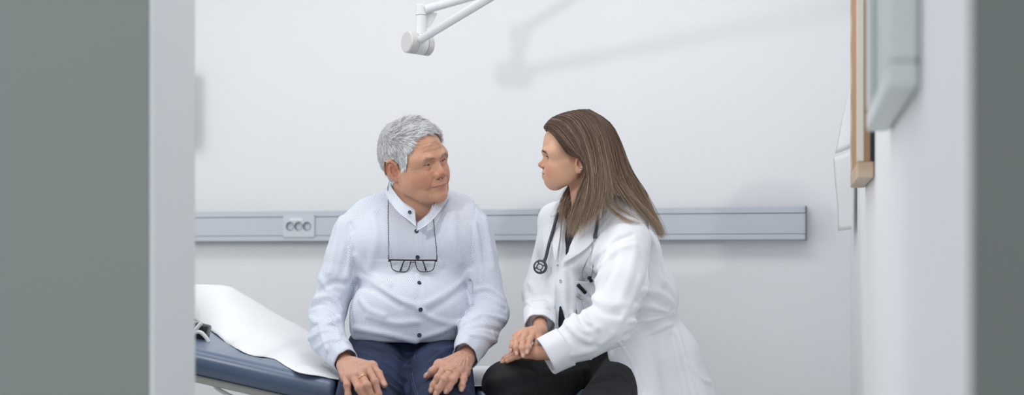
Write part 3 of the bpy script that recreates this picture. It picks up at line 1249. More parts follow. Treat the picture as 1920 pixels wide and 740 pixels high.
m = Mat('jeans', rough=0.85)
co = m.coord()
d1 = m.noise(co, 700, 2)
d2 = m.noise(co, 9, 4)
c0 = m.mix(m.ramp(d2, [(0.40, (0, 0, 0)), (0.68, (1, 1, 1))]), srgb(13, 23, 46), srgb(33, 52, 88))
m.color(m.mix(m.math('MULTIPLY', d1, 0.22), c0, srgb(52, 70, 116)))
m.bump(d1, 0.4, 0.0006)
MAT['jeans'] = m.m
MAT['thread'] = simple('pale seam thread', (86, 98, 126), 0.8)
MAT['button'] = simple('dark blue button', (38, 48, 66), 0.35)
MAT['gold'] = Mat('gold', srgb(214, 178, 120), 0.22, Metallic=1.0).m
MAT['silver'] = Mat('silver metal', srgb(200, 204, 210), 0.22, Metallic=1.0).m
MAT['blackframe'] = simple('black spectacle frame', (14, 14, 17), 0.3)
MAT['cord'] = simple('dark spectacle cord', (34, 38, 50), 0.7)
gl = Mat('spectacle glass', (1, 1, 1), 0.02)
gl.b.inputs['Transmission Weight'].default_value = 1.0
gl.b.inputs['IOR'].default_value = 1.12
MAT['glass'] = gl.m
MAT['coat'] = fabric('white coat cotton', (238, 241, 247), 0.75, 1100, 0.2)
MAT['black_cloth'] = fabric('black cloth', (14, 14, 21), 0.8, 900, 0.35, 0.08)
MAT['navy_cloth'] = fabric('dark navy top', (24, 26, 38), 0.8, 900, 0.3)
MAT['grey_tube'] = simple('dark grey rubber tube', (66, 72, 84), 0.4)
MAT['leather'] = simple('dark leather shoe', (40, 34, 30), 0.45)


def bridge(me_v, me_q):
    pass


def weld_body(name, parts, mat, parent):
    """parts: list of (V, Q, col); open boundary loops that face each other are bridged into one continuous skin"""
    V = np.vstack([p[0] for p in parts])
    C = np.vstack([p[2] for p in parts])
    off, Qs, lab = 0, [], []
    for i, p in enumerate(parts):
        Qs.append(p[1] + off)
        lab += [i] * len(p[0])
        off += len(p[0])
    Q = np.vstack(Qs)
    lab = np.array(lab)
    # boundary edges
    e = np.vstack([Q[:, [0, 1]], Q[:, [1, 2]], Q[:, [2, 3]], Q[:, [3, 0]]])
    key = np.sort(e, 1)
    k1 = key[:, 0].astype(np.int64) * len(V) + key[:, 1]
    u, first, cnt = np.unique(k1, return_index=True, return_counts=True)
    be = e[first[cnt == 1]]
    nxt = {}
    for a, b in be:
        nxt.setdefault(int(a), []).append(int(b))
    loops, used = [], set()
    for a in list(nxt):
        if a in used:
            continue
        lp, c = [], a
        while c not in used and c in nxt:
            used.add(c)
            lp.append(c)
            c = nxt[c][0]
        if len(lp) > 12:
            loops.append(lp)
    cen = [V[lp].mean(0) for lp in loops]
    tris = []
    done = set()
    for i in range(len(loops)):
        if i in done:
            continue
        best, bd = None, 1e9
        for j in range(len(loops)):
            if j != i and j not in done and lab[loops[i][0]] != lab[loops[j][0]]:
                d = np.linalg.norm(cen[i] - cen[j])
                if d < bd:
                    bd, best = d, j
        if best is None or bd > 0.12:
            continue
        done |= {i, best}
        A, B = loops[i], loops[best]
        B = B[::-1]
        # start both where they are closest
        d = np.linalg.norm(V[B] - V[A[0]], axis=1)
        s = int(np.argmin(d))
        B = B[s:] + B[:s]
        la, lb = len(A), len(B)
        ia = ib = 0
        while ia < la or ib < lb:
            if ib >= lb or (ia < la and (ia + 1) / la <= (ib + 1) / lb):
                tris.append((A[(ia + 1) % la], A[ia % la], B[ib % lb]))
                ia += 1
            else:
                tris.append((A[ia % la], B[ib % lb], B[(ib + 1) % lb]))
                ib += 1
    faces = Q.tolist() + [list(t) for t in tris]
    return mesh_obj(name, V, faces, mat, parent, col=C)


def cut(V, Q, keep, col=None):
    """keep only faces whose four vertices are all kept, biggest island"""
    f = keep[Q].all(1)
    Q = Q[f]
    us = np.unique(Q)
    look = np.full(len(V), -1)
    look[us] = np.arange(len(us))
    return biggest(V[us], look[Q])


def hand_vol(fingers, wrist, fore, lo=None, h=0.0011, palm_r=0.0115, thin=1.0):
    """fingers: list of dict(p=points MCP..tip (n,3), r=radii); first is the thumb.  wrist: point, fore: point up the forearm"""
    allp = np.vstack([f['p'] for f in fingers] + [wrist[None], fore[None]])
    v = Vol(allp.min(0) - 0.03, allp.max(0) + 0.03, h)
    up = np.array([0, -0.35, 0.94])
    v.add(cone(wrist, 0.0225 * thin, fore, 0.027 * thin))
    mc = [f['p'][0] for f in fingers[1:]]
    for i, q in enumerate(mc):
        w_ = wrist + (q - wrist) * 0.12 + (mc[i] - np.mean(mc, 0)) * 0.35
        v.add(cone(w_, 0.0145 * thin, q, palm_r * 1.05 * thin), 0.012)
        v.add(ell(q, np.array([0.0112, 0.0112, 0.0112]) * thin), 0.006)
    for i in range(3):
        v.add(cone(mc[i], palm_r * 0.92 * thin, mc[i + 1], palm_r * 0.92 * thin), 0.009)
        v.add(cone(wrist + (mc[i] - wrist) * 0.55, palm_r * thin, wrist + (mc[i + 1] - wrist) * 0.55, palm_r * thin), 0.010)
    t = fingers[0]['p']
    v.add(cone(wrist + (t[0] - wrist) * 0.2, 0.016 * thin, t[0], fingers[0]['r'][0] * 1.1), 0.012)
    v.add(cone(t[0], 0.0125 * thin, wrist + (mc[0] - wrist) * 0.75, 0.010 * thin), 0.012)
    for f in fingers:
        p, r = f['p'], f['r']
        fv = chain(p, r, 0.002)
        v.add(fv, 0.004)
        for j in range(1, len(p) - 1):
            v.add(ell(p[j], r[j] * 1.08), 0.004)
    return v


def nail(p1, p2, r, up):
    """thin nail plate near the tip p2 of a finger that comes from p1; up: outward side"""
    d = unit(p2 - p1)
    n = unit(up - d * (up @ d))
    s = np.cross(d, n)
    M = np.stack([s, d, n], 1)
    c = p2 + d * r * 0.25 + n * r * 0.80
    M2 = M @ rotx(-0.30)
    return ell(c, (r * 0.72, r * 0.95, r * 0.24), M2), c, M2, r


def knuckle_marks(v, f, up):
    for j in range(1, len(f['p']) - 1):
        p = f['p'][j]
        d = unit(f['p'][j + 1] - f['p'][j - 1])
        n = unit(up - d * (up @ d))
        s = np.cross(d, n)
        r = f['r'][j]
        for o in (-0.0028, 0.0, 0.0026):
            a = p + d * o + n * r * 0.8 - s * r * 0.65
            b = p + d * o + n * r * 1.04
            c = p + d * o + n * r * 0.8 + s * r * 0.65
            q = crest([a, b, c], 0.0007, -0.0010)
            v.put(q, 0, 'bump')


def ring_mesh(c, axis, R0, r, prof=0.5, n=48, k=10, w=1.0):
    ax = unit(axis)
    u = unit(np.cross(ax, [0.3, 0.2, 1.0]))
    w_ = np.cross(ax, u)
    V, Fc = [], []
    for i in range(n):
        a = 2 * math.pi * i / n
        d = math.cos(a) * u + math.sin(a) * w_
        for j in range(k):
            b = 2 * math.pi * j / k
            V.append(c + d * (R0 + r * prof * math.cos(b)) + ax * r * w * math.sin(b))
    for i in range(n):
        for j in range(k):
            Fc.append((i * k + j, i * k + (j + 1) % k, ((i + 1) % n) * k + (j + 1) % k, ((i + 1) % n) * k + j))
    return V, Fc


def limb_uv(V, segs, pref=None):
    """printed-cloth coordinates: each vertex takes the nearest limb axis (a, b, radius) -> (round, along)"""
    best = np.full(len(V), 1e9)
    uv = np.zeros((len(V), 2))
    al = 0
    ds = [unit(np.asarray(b) - np.asarray(a)) for a, b, r, kind in segs]
    ref = np.cross(ds[0], [0, 1.0, 0.05])
    for i, (a, b, r, kind) in enumerate(segs):
        a, b = np.asarray(a, float), np.asarray(b, float)
        d = ds[i]
        L = np.linalg.norm(b - a)
        h = (V - a) @ d
        q = V - a - np.clip(h, 0, L)[:, None] * d
        dist = np.linalg.norm(q, axis=1) - r
        ref = unit(ref - d * (ref @ d))
        rf2 = np.cross(d, ref)
        ang = np.arctan2(q @ ref, -(q @ rf2))
        m_ = np.ones(len(V), bool) if i == 0 else ((V - a) @ (ds[i - 1] + d) > 0)
        best[m_] = dist[m_]
        uv[m_, 0] = (ang * segs[0][2])[m_]
        uv[m_, 1] = (h + al)[m_]
        al += L
    return uv, best


def ribbon(lower, upper, th, n=60, rows=6, closed=False):
    """band between two curves with thickness th (solid)"""
    A = resample(catmull(lower, 8), n)
    B = resample(catmull(upper, 8), n)
    G = np.stack([A + (B - A) * t for t in np.linspace(0, 1, rows)], 1)    # n, rows, 3
    du = np.gradient(G, axis=0)
    dv = np.gradient(G, axis=1)
    nr = np.cross(du, dv)
    nr /= np.linalg.norm(nr, axis=2, keepdims=True) + 1e-9
    V = np.concatenate([(G + nr * th / 2).reshape(-1, 3), (G - nr * th / 2).reshape(-1, 3)])
    q = n * rows
    Fc = []
    for i in range(n - 1):
        for j in range(rows - 1):
            a = i * rows + j
            Fc.append((a, a + rows, a + rows + 1, a + 1))
            Fc.append((q + a, q + a + 1, q + a + rows + 1, q + a + rows))
    rim = [i * rows for i in range(n)] + [(n - 1) * rows + j for j in range(1, rows)] + [i * rows + rows - 1 for i in range(n - 2, -1, -1)] + [j for j in range(rows - 2, 0, -1)]
    for a, b in zip(rim, rim[1:] + rim[:1]):
        Fc.append((a, b, q + b, q + a))
    L = np.r_[0, np.cumsum(np.linalg.norm(np.diff(A, axis=0), axis=1))]
    H = np.linalg.norm(B - A, axis=1)
    uv = np.stack([np.repeat(L[:, None], rows, 1), np.linspace(0, 1, rows)[None] * H[:, None]], -1).reshape(-1, 2)
    return V, Fc, np.vstack([uv, uv])


def disc_button(c, nrm, r, mat, parent, name='button', th=0.0022, holes=True):
    b = MB()
    b.lathe([(0, th * 0.55), (r * 0.55, th * 0.55), (r * 0.62, th * 0.8), (r * 0.80, th), (r, th * 0.65), (r, 0), (0, 0)], c, nrm, 24)
    o = b.build(name, mat, parent, True, 50)
    return o


# ------------------------------------------------------------------ hair
def surface_points(V, Q, w, n, rng):
    """n random points on the faces of a mesh, weighted by w per vertex"""
    a, b, c, d = (V[Q[:, i]] for i in range(4))
    A = np.linalg.norm(np.cross(c - a, d - b), axis=1) * w[Q].mean(1)
    f = rng.choice(len(Q), n, p=A / A.sum())
    u, v = rng.random((2, n, 1))
    return (a[f] * (1 - u) + b[f] * u) * (1 - v) + (d[f] * (1 - u) + c[f] * u) * v


def grow(vol, roots, dirs, length, seg=7, lift=0.5, settle=0.35, grav=(0, 0, 0), minoff=1.0, jitter=0.12, rng=RNG, clump=None):
    """strands over a head volume (mm): leave along normal*lift + dir, then settle to the combed direction"""
    n = len(roots)
    N_ = vol.grad(roots)
    p = roots.copy()
    d = dirs - (dirs * N_).sum(1, keepdims=True) * N_
    d /= np.linalg.norm(d, axis=1, keepdims=True) + 1e-9
    lift = np.broadcast_to(np.asarray(lift, float), (n,))[:, None]
    cur = d + N_ * lift + rng.normal(size=(n, 3)) * jitter
    cur /= np.linalg.norm(cur, axis=1, keepdims=True)
    out = [p.copy()]
    st = (np.broadcast_to(np.asarray(length, float), (n,)) / (seg - 1))[:, None]
    for i in range(seg - 1):
        p = p + cur * st
        s = vol.sample(p)
        g = vol.grad(p)
        push = np.clip(minoff - s, 0, None)[:, None]
        p = p + g * push
        tgt = d - (d * g).sum(1, keepdims=True) * g
        cur = cur + settle * (tgt - cur) + np.asarray(grav) * (i + 1) / seg
        cur /= np.linalg.norm(cur, axis=1, keepdims=True) + 1e-9
        out.append(p.copy())
    return np.stack(out, 1)


def brow_hairs(vol, pts, n, ln, rng, up=0.3, spread=2.2, side=1):
    path = resample(catmull(pts, 6), 60)
    k = rng.integers(0, 58, n)
    t = k / 58.0
    r = path[k] + rng.normal(size=(n, 3)) * [0.4, 0.4, 0.8] * (spread * (1 - 0.6 * t))[:, None]
    r = vol.snap(r, 0.0)
    d = path[k + 1] - path[k]
    d /= np.linalg.norm(d, axis=1, keepdims=True)
    d = d + np.array([0, 0, 1.0]) * (up * (1 - 1.6 * t))[:, None]
    return grow(vol, r, d, ln * (0.7 + 0.6 * rng.random(n)), 5, 0.35, 0.5, minoff=0.5, jitter=0.10, rng=rng)
# ================================================================== the seated man
man = thing('person', 'older grey-haired man in a pale patterned shirt and blue jeans sitting on the couch', 'person', [P(770, 700, 3.6)[0], 3.6, 0.62])
YM = 3.70
# ---- jeans
JV = Vol(P(590, 600, 3.9) * [1, 0, 0] + [-0.02, 2.98, 0.02], [0.02 + P(925, 600, 3.7)[0], 3.92, 0.86], 0.0034)
hipR, hipL = P(716, 668, 3.71), P(820, 668, 3.71)
kneeR, kneeL = P(683, 778, 3.21), P(833, 778, 3.21)
JV.add(ell(P(768, 655, 3.71), (0.178, 0.15, 0.105)))
for hp, kn, ft in ((hipR, kneeR, 1), (hipL, kneeL, -1)):
    an = kn + np.array([-0.01 * ft, 0.06, -0.46])
    JV.add(chain([hp, kn], [0.098, 0.083], 0), 0.03)
    JV.add(chain([kn, kn + (an - kn) * 0.4, an], [0.080, 0.072, 0.060], 0.02), 0.02)
# folds: radiate from the crotch across the thighs
for pts, w_, am in (
        ([(655, 640), (690, 645), (735, 665), (765, 690)], 0.006, 0.006),
        ([(640, 655), (690, 665), (735, 690), (758, 712)], 0.007, 0.006),
        ([(690, 652), (730, 660), (765, 682)], 0.005, -0.004),
        ([(700, 690), (730, 705), (752, 722)], 0.006, 0.004),
        ([(705, 715), (730, 722), (748, 735)], 0.006, 0.004),
        ([(868, 640), (830, 660), (795, 690)], 0.006, 0.005),
        ([(860, 655), (825, 672), (792, 705)], 0.006, -0.004),
        ([(845, 650), (815, 660), (785, 684)], 0.005, 0.004),
        ([(880, 700), (870, 730), (868, 760)], 0.008, 0.003),
        ([(640, 700), (635, 740), (640, 790)], 0.008, 0.003)):
    c_ = crest(JV.pix(resample(pts, 14)), w_ * 0.8, am * 1.5)
    if c_:
        JV.put(c_, 0, 'bump')
jd = JV.pix([(782, 640), (779, 655), (776, 668), (775, 676)])
for a in (crest(JV.pix(resample([(765, 690), (768, 712), (766, 745)], 10)), 0.004, -0.004),):
    if a:
        JV.put(a, 0, 'bump')
V, Q = biggest(*nets(JV))
V = smooth(V, Q, 2)
V += 0.0012 * fbm(V, 28, 5)[:, None] * JV.grad(V)
mesh_obj('jeans', V, Q, MAT['jeans'], man)

def stitch(name, vol, pix, r, mat, parent, off=0.0004, n=40):
    pts = vol.pix(resample(pix, n), off)
    pts = pts[~np.isnan(pts).any(1)]
    return MB().tube(pts, r, 6).build(name, mat, parent, True)
jeans_o = [o for o in man.children if o.name.startswith('jeans')][0]
stitch('seam', JV, [(781, 642), (779, 655), (776, 672)], 0.0006, MAT['thread'], jeans_o)
stitch('seam', JV, [(769, 698), (772, 718), (780, 742), (784, 760)], 0.0005, MAT['thread'], jeans_o)
stitch('seam', JV, [(772, 697), (776, 718), (784, 742), (788, 760)], 0.0005, MAT['thread'], jeans_o)

# ---- shirt
SV = Vol([P(556, 500, 3.7)[0], 3.32, 0.70], [P(975, 500, 3.7)[0], 3.92, CAMZ + (HOR - 325) * 3.75 / FPX], 0.0030)
A0, A1, A2 = P(668, 432, 3.72), P(614, 585, 3.645), P(648, 677, 3.385)
AM = P(614, 634, 3.53)                                   # the forearm leaves the elbow outwards
B0, B1, B2 = P(880, 424, 3.73), P(916, 585, 3.65), P(873, 666, 3.385)
BM = B1 + (B2 - B1) * 0.45
SV.add(ell(P(772, 585, 3.655), (0.176, 0.152, 0.135)))
SV.add(ell(P(768, 622, 3.665), (0.163, 0.150, 0.062)), 0.04)
SV.add(ell(P(776, 478, 3.705), (0.178, 0.118, 0.165)), 0.05)
SV.add(cone(P(694, 412, 3.73), 0.062, P(858, 404, 3.74), 0.062), 0.05)
SV.add(ell(P(715, 462, 3.655), (0.085, 0.062, 0.075)), 0.05)
SV.add(ell(P(838, 458, 3.665), (0.085, 0.062, 0.075)), 0.05)
for s_, (x, y) in ((0, (700, 396)), (1, (850, 388))):
    SV.add(cone(P(772, 362, 3.76), 0.050, P(x, y + 8, 3.745), 0.045), 0.035)
hz = P(768, 642, 3.52)[2]
SV.sub(box([P(768, 0, 3.6)[0], 3.65, hz - 0.2], [0.40, 0.6, 0.2]), 0.006)
def sleeve(a0, a1, am, a2, r):
    return chain([a0 + (a1 - a0) * 0.35, a0 + (a1 - a0) * 0.6, a1, am, am + (a2 - am) * 0.62], r, 0.02)
for a0, a1, am, a2, r in ((A0, A1, AM, A2, [0.062, 0.055, 0.049, 0.046, 0.041]), (B0, B1, BM, B2, [0.060, 0.055, 0.056, 0.052, 0.045])):
    SV.add(cone(a0 + (a1 - a0) * 0.06, 0.066, a0 + (a1 - a0) * 0.40, 0.062), 0.030)
    SV.add(sleeve(a0, a1, am, a2, r), 0.005)
SV.sub(chain([P(663, 528, 3.64), P(660, 560, 3.62), P(655, 600, 3.60), P(657, 630, 3.56)], [0.002, 0.005, 0.011, 0.010]), 0.008)
SV.sub(chain([P(884, 520, 3.64), P(882, 545, 3.62), P(880, 580, 3.60)], [0.002, 0.006, 0.004]), 0.008)
FOLDS = [
    # right sleeve (left in the picture)
    ([(590, 560), (615, 556), (632, 568), (640, 582)], .007, .008), ([(580, 575), (605, 570), (625, 582), (636, 596)], .006, -.006),
    ([(577, 592), (600, 608), (622, 604), (638, 594)], .007, .007), ([(578, 615), (605, 605), (634, 614)], .006, -.006),
    ([(580, 635), (610, 620), (638, 624)], .007, .006), ([(590, 655), (620, 637), (650, 640)], .006, .005),
    ([(597, 600), (604, 630), (612, 655)], .005, .004), ([(640, 400), (630, 450), (618, 510)], .010, .004),
    ([(655, 420), (650, 470), (636, 530)], .008, -.004), ([(660, 440), (658, 480), (650, 520)], .007, .005),
    ([(600, 520), (615, 545), (632, 556)], .008, .004), ([(597, 545), (625, 530), (645, 532)], .008, -.004),
    ([(612, 590), (630, 612), (638, 640)], .005, .004),
    # left sleeve (right in the picture)
    ([(888, 545), (915, 540), (945, 560)], .007, .005), ([(880, 575), (910, 560), (948, 580)], .006, -.005),
    ([(875, 605), (905, 590), (948, 600)], .007, .006), ([(868, 620), (900, 612), (943, 622)], .006, -.004),
    ([(868, 632), (895, 628), (930, 640)], .006, .005), ([(905, 380), (915, 440), (925, 500)], .010, .004),
    ([(890, 420), (898, 470), (902, 530)], .008, .004), ([(900, 590), (920, 612), (928, 640)], .006, .004),
    # torso
    ([(668, 515), (700, 528), (745, 560), (785, 575)], .008, .005), ([(668, 535), (705, 545), (750, 572)], .008, -.004),
    ([(668, 480), (690, 510), (730, 535)], .010, .004), ([(880, 510), (850, 540), (800, 570)], .008, .004),
    ([(878, 530), (845, 560), (805, 585)], .008, -.003), ([(665, 615), (720, 625), (780, 640)], .008, .005),
    ([(868, 600), (830, 620), (790, 633)], .008, .004), ([(690, 592), (740, 605), (783, 603)], .009, .003),
    ([(785, 580), (820, 600), (865, 610)], .009, .003), ([(700, 400), (705, 450), (695, 500)], .012, .003),
    ([(850, 400), (852, 450), (862, 490)], .012, .004),
    ([(800, 500), (790, 530), (785, 560)], .008, -.002),
    ([(675, 560), (690, 580), (720, 592)], .008, .004)]
for pts, w_, am in FOLDS:
    c_ = crest(SV.pix(resample(catmull(pts, 6), 14)), w_ * 0.72, am * 1.7)
    if c_:
        SV.put(c_, 0, 'bump')
GAPS = (chain([P(663, 528, 3.64), P(660, 560, 3.62), P(654, 600, 3.60), P(656, 630, 3.57)], [0.002, 0.005, 0.010, 0.009]), chain([P(884, 520, 3.64), P(882, 545, 3.62), P(880, 575, 3.60)], [0.002, 0.006, 0.004]))
for g_ in GAPS:
    SV.sub(g_, 0.004)
# shoulder (yoke) seam, armhole seams and the button placket
for pts, w_, am in (([(641, 392), (680, 380), (730, 362)], .002, -.0018), ([(838, 362), (870, 374), (896, 382)], .002, -.0018),
                    ([(648, 396), (662, 430), (665, 480), (661, 520)], .0022, -.002), ([(893, 384), (886, 430), (884, 480)], .0022, -.002),
                    ([(777, 428), (778, 480), (779, 540), (781, 600), (782, 645)], .0016, -.0016),
                    ([(795, 424), (798, 480), (801, 540), (803, 600), (803, 645)], .003, -.0010)):
    c_ = crest(SV.pix(resample(pts, 24)), w_, am)
    if c_:
        SV.put(c_, 0, 'bump')
# opening at the throat and hollow for the neck
SV.sub(cone(P(774, 352, 3.69), 0.047, P(772, 300, 3.66), 0.072), 0.01)
SV.sub(chain(SV.pixf([(797, 384), (790, 399), (784, 417)]), [0.036, 0.026, 0.008]), 0.004)
hem = P(768, 641, 3.55)
SV.sub(box([hem[0], 3.7, hem[2] - 0.10], [0.27, 0.40, 0.10], None, 0), 0.008) if False else None
V, Q = biggest(*nets(SV))
V = smooth(V, Q, 2)
V += 0.0010 * fbm(V, 22, 9)[:, None] * SV.grad(V)
ce = A1 + (A2 - A1) * 0.8
uvA, dA = limb_uv(V, [(A0, A1, 0.060, 0), (A1, AM, 0.050, 0), (AM, A2, 0.050, 0)])
uvB, dB = limb_uv(V, [(B0, B1, 0.060, 0), (B1, BM, 0.050, 0), (BM, B2, 0.050, 0)])
uvT = np.stack([V[:, 0] + 0.35 * np.where(V[:, 0] < P(783, 0, 3.6)[0], -1, 1) * (V[:, 1] - 3.52) * 0.9, V[:, 2] + 0 * V[:, 0]], 1)
xl = np.interp(-V[:, 2], -np.array([P(0, 392, 3.7)[2], P(0, 430, 3.7)[2], P(0, 480, 3.7)[2], P(0, 520, 3.7)[2], P(0, 640, 3.6)[2]]), [P(648, 0, 3.7)[0], P(662, 0, 3.7)[0], P(666, 0, 3.7)[0], P(662, 0, 3.66)[0], P(660, 0, 3.6)[0]])
xr = np.interp(-V[:, 2], -np.array([P(0, 384, 3.7)[2], P(0, 430, 3.7)[2], P(0, 480, 3.7)[2], P(0, 640, 3.6)[2]]), [P(894, 0, 3.7)[0], P(886, 0, 3.7)[0], P(884, 0, 3.7)[0], P(884, 0, 3.6)[0]])
low = (V[:, 2] < P(0, 600, 3.45)[2])
isA = (V[:, 0] < xl) | ((dA < 0.012) & (V[:, 2] < P(0, 530, 3.6)[2]) & (V[:, 1] < 3.60) & (V[:, 0] < P(690, 0, 3.5)[0]))
isB = (V[:, 0] > xr) | ((dB < 0.012) & (V[:, 2] < P(0, 530, 3.6)[2]) & (V[:, 1] < 3.60) & (V[:, 0] > P(850, 0, 3.5)[0]))
uv = np.where(isA[:, None], uvA, np.where(isB[:, None], uvB, uvT))
shirt = mesh_obj('shirt', V, Q, MAT['shirt'], man, uv=uv)

# cuffs: open bands round the wrists
def cuff(c0, c1, r0, r1, flat, name='cuff', mat='shirt', parent=shirt, th=0.0022, n=64, wob=0.0015, seed=0):
    d = unit(c1 - c0)
    u = unit(np.cross(d, [0.0, 1.0, 0.3]))
    w_ = np.cross(d, u)
    rows = 10
    V, uvs = [], []
    for s in (0, 1):
        for i in range(rows):
            t = i / (rows - 1)
            for j in range(n):
                a = 2 * math.pi * j / n
                rr = r0 + (r1 - r0) * t - s * th + wob * math.sin(3 * a + seed + 2 * t) + 0.0010 * math.sin(7 * a + seed * 2)
                V.append(c0 + (c1 - c0) * t + rr * (math.cos(a) * u + flat * math.sin(a) * w_))
                uvs.append((a * r0, t * np.linalg.norm(c1 - c0) + 0.0013 * seed))
    Fc = []
    q = rows * n
    for i in range(rows - 1):
        for j in range(n):
            a, b = i * n + j, i * n + (j + 1) % n
            Fc.append((a, b, b + n, a + n))
            Fc.append((q + a, q + a + n, q + b + n, q + b))
    for j in range(n):
        a, b = j, (j + 1) % n
        Fc.append((q + a, q + b, b, a))
        a, b = (rows - 1) * n + j, (rows - 1) * n + (j + 1) % n
        Fc.append((a, b, q + b, q + a))
    return mesh_obj(name, V, Fc, MAT[mat], parent, uv=uvs)
for a1, a2, sd, r0_, r1_ in ((AM, A2, 1, 0.0425, 0.0365), (BM, B2, 4, 0.0455, 0.0385)):
    d = a2 - a1
    cuff(a1 + d * 0.42, a2 + d * 0.04, r0_, r1_, 0.88, seed=sd)

# stand collar (two halves that open at the throat)
colL = [(780, 424, 3.546), (765, 412, 3.550), (746, 397, 3.562), (730, 377, 3.595), (722, 360, 3.66), (735, 348, 3.76), (770, 343, 3.815)]
colU = [(778, 394, 3.552), (771, 388, 3.556), (757, 379, 3.568), (742, 362, 3.605), (733, 346, 3.66), (742, 334, 3.75), (770, 328, 3.795)]
V, Fc, uv = ribbon([P(*q) for q in colL], [P(*q) for q in colU], 0.0026)
mesh_obj('collar', V, Fc, MAT['shirt'], shirt, uv=uv)
colL = [(781, 433, 3.550), (792, 427, 3.549), (803, 419, 3.552), (818, 404, 3.588), (832, 386, 3.63), (842, 366, 3.68), (832, 350, 3.765), (800, 343, 3.81), (768, 343, 3.815)]
colU = [(783, 417, 3.553), (793, 408, 3.553), (805, 397, 3.572), (813, 381, 3.600), (824, 366, 3.64), (832, 352, 3.68), (824, 338, 3.75), (798, 330, 3.79), (768, 328, 3.795)]
V, Fc, uv = ribbon([P(*q) for q in colL], [P(*q) for q in colU], 0.0026)
mesh_obj('collar', V, Fc, MAT['shirt'], shirt, uv=uv)
for px, py in ((781, 433), (783, 482), (786, 530), (788.5, 580), (786.5, 628)):
    c = SV.pix([(px, py)])[0]
    if not np.isnan(c).any():
        disc_button(c, SV.grad(c)[0], 0.0060, MAT['button'], shirt)
c = P(768.5, 397.5, 3.5505)
disc_button(c - np.array([0, 0.002, 0]), (-0.25, -0.95, 0.1), 0.0052, MAT['button'], shirt)
for px, py, Y in ((898, 652, 3.46), (607, 672, 3.46)):
    pass

# ---- head
HM = MAN_HEAD
hv = build_head(HM)
# lines of age
def groove(v, pts, w_, am):
    q = v.snap(resample(catmull(pts, 6), 16))
    v.put(crest(q, w_, am), 0, 'bump')
for s in (-1, 1):
    groove(hv, [(s * 23, -104, -36), (s * 32, -96, -50), (s * 39, -88, -64), (s * 41, -80, -78)], 1.8, -2.0)      # nasolabial
    groove(hv, [(s * 30, -100, -40), (s * 39, -92, -54), (s * 46, -84, -66)], 4.0, 1.0)
    groove(hv, [(s * 37, -84, -78), (s * 38, -80, -90)], 1.6, -1.4)
    for z0_, z1_ in ((6, 14), (0, 0), (-5, -12)):
        groove(hv, [(s * 50, -70, z0_ * 0.6), (s * 58, -62, z0_), (s * 65, -50, z1_)], 1.0, -1.0)                 # crow's feet
    groove(hv, [(s * 20, -92, -15), (s * 32, -92, -20), (s * 45, -82, -16)], 1.2, -1.2)
    groove(hv, [(s * 7, -98, 8), (s * 8, -97, 22)], 1.2, -1.3)
for z_ in (38, 50, 61):
    groove(hv, [(-40, -82, z_ - 2), (-20, -92, z_), (0, -94, z_ - 1.5), (20, -92, z_), (40, -82, z_ - 2)], 1.3, -0.8)
groove(hv, [(-34, -64, -108), (0, -80, -118), (34, -64, -108)], 2.5, -1.6)
hv.add(ell((0, 0, -140), (50, 52, 40)), 20)
HV, HQ = biggest(*nets(hv))
HV = smooth(HV, HQ, 2)
HC = skin_colour(HV, (202, 154, 128), (192, 116, 94), HM, 21, 0.3)
lm_ = lips_mask(HV, HM)[:, None] * 0.65
HC = HC * (1 - lm_) + lm_ * np.array(srgb(176, 112, 100))
k_l = mouth_line(HV, HM)[:, None] * 0.8
HC = HC * (1 - k_l) + k_l * np.array(srgb(92, 52, 46))
yaw, roll, pitch = R(49), R(-15), R(4)
MRm = rotz(yaw) @ roty(roll) @ rotx(pitch) * 0.00095
MT = P(776.5, 303, 3.635)
HW = HV @ MRm.T + MT

def toM(p):
    return np.asarray(p, float) @ MRm.T + MT

# ---- hands on the thighs
SK_M = ((204, 160, 138), (190, 124, 106))
def rest(vol, pix, offs):
    return np.array([vol.pix([(x, y)], o)[0] for (x, y), o in zip(pix, offs)])
def finger(vol, pix, r, lift=0.0, mid=None):
    r = np.asarray(r)
    offs = r + np.linspace(lift, 0.0005, len(r))
    if mid:
        offs[1] += mid
    return dict(p=rest(vol, pix, offs), r=r)
rf = np.array([0.0098, 0.0094, 0.0086, 0.0072])
handR = [finger(JV, [(697, 687), (709, 701), (720, 721)], [0.0125, 0.0112, 0.0088], 0.012),
         finger(JV, [(690, 692), (703, 715), (709, 738), (711, 752)], rf * 1.02, 0.016, 0.010),
         finger(JV, [(676, 700), (688, 722), (698, 746), (701, 762)], rf * 1.04, 0.018, 0.012),
         finger(JV, [(662, 706), (673, 727), (684, 748), (688, 762)], rf, 0.016, 0.010),
         finger(JV, [(648, 707), (651, 722), (653, 740), (653, 752)], rf * 0.88, 0.012, 0.007)]
handL = [finger(JV, [(824, 684), (812, 696), (802, 704)], [0.0125, 0.0110, 0.0088], 0.010),
         finger(JV, [(833, 689), (822, 707), (813, 722), (809, 731)], rf * 1.0, 0.014, 0.008),
         finger(JV, [(846, 694), (834, 711), (823, 728), (818, 737)], rf * 1.03, 0.016, 0.009),
         finger(JV, [(858, 697), (850, 711), (841, 726), (837, 733)], rf, 0.014, 0.008),
         finger(JV, [(872, 697), (869, 710), (866, 723), (865, 730)], rf * 0.90, 0.011, 0.006)]
hand_parts = []
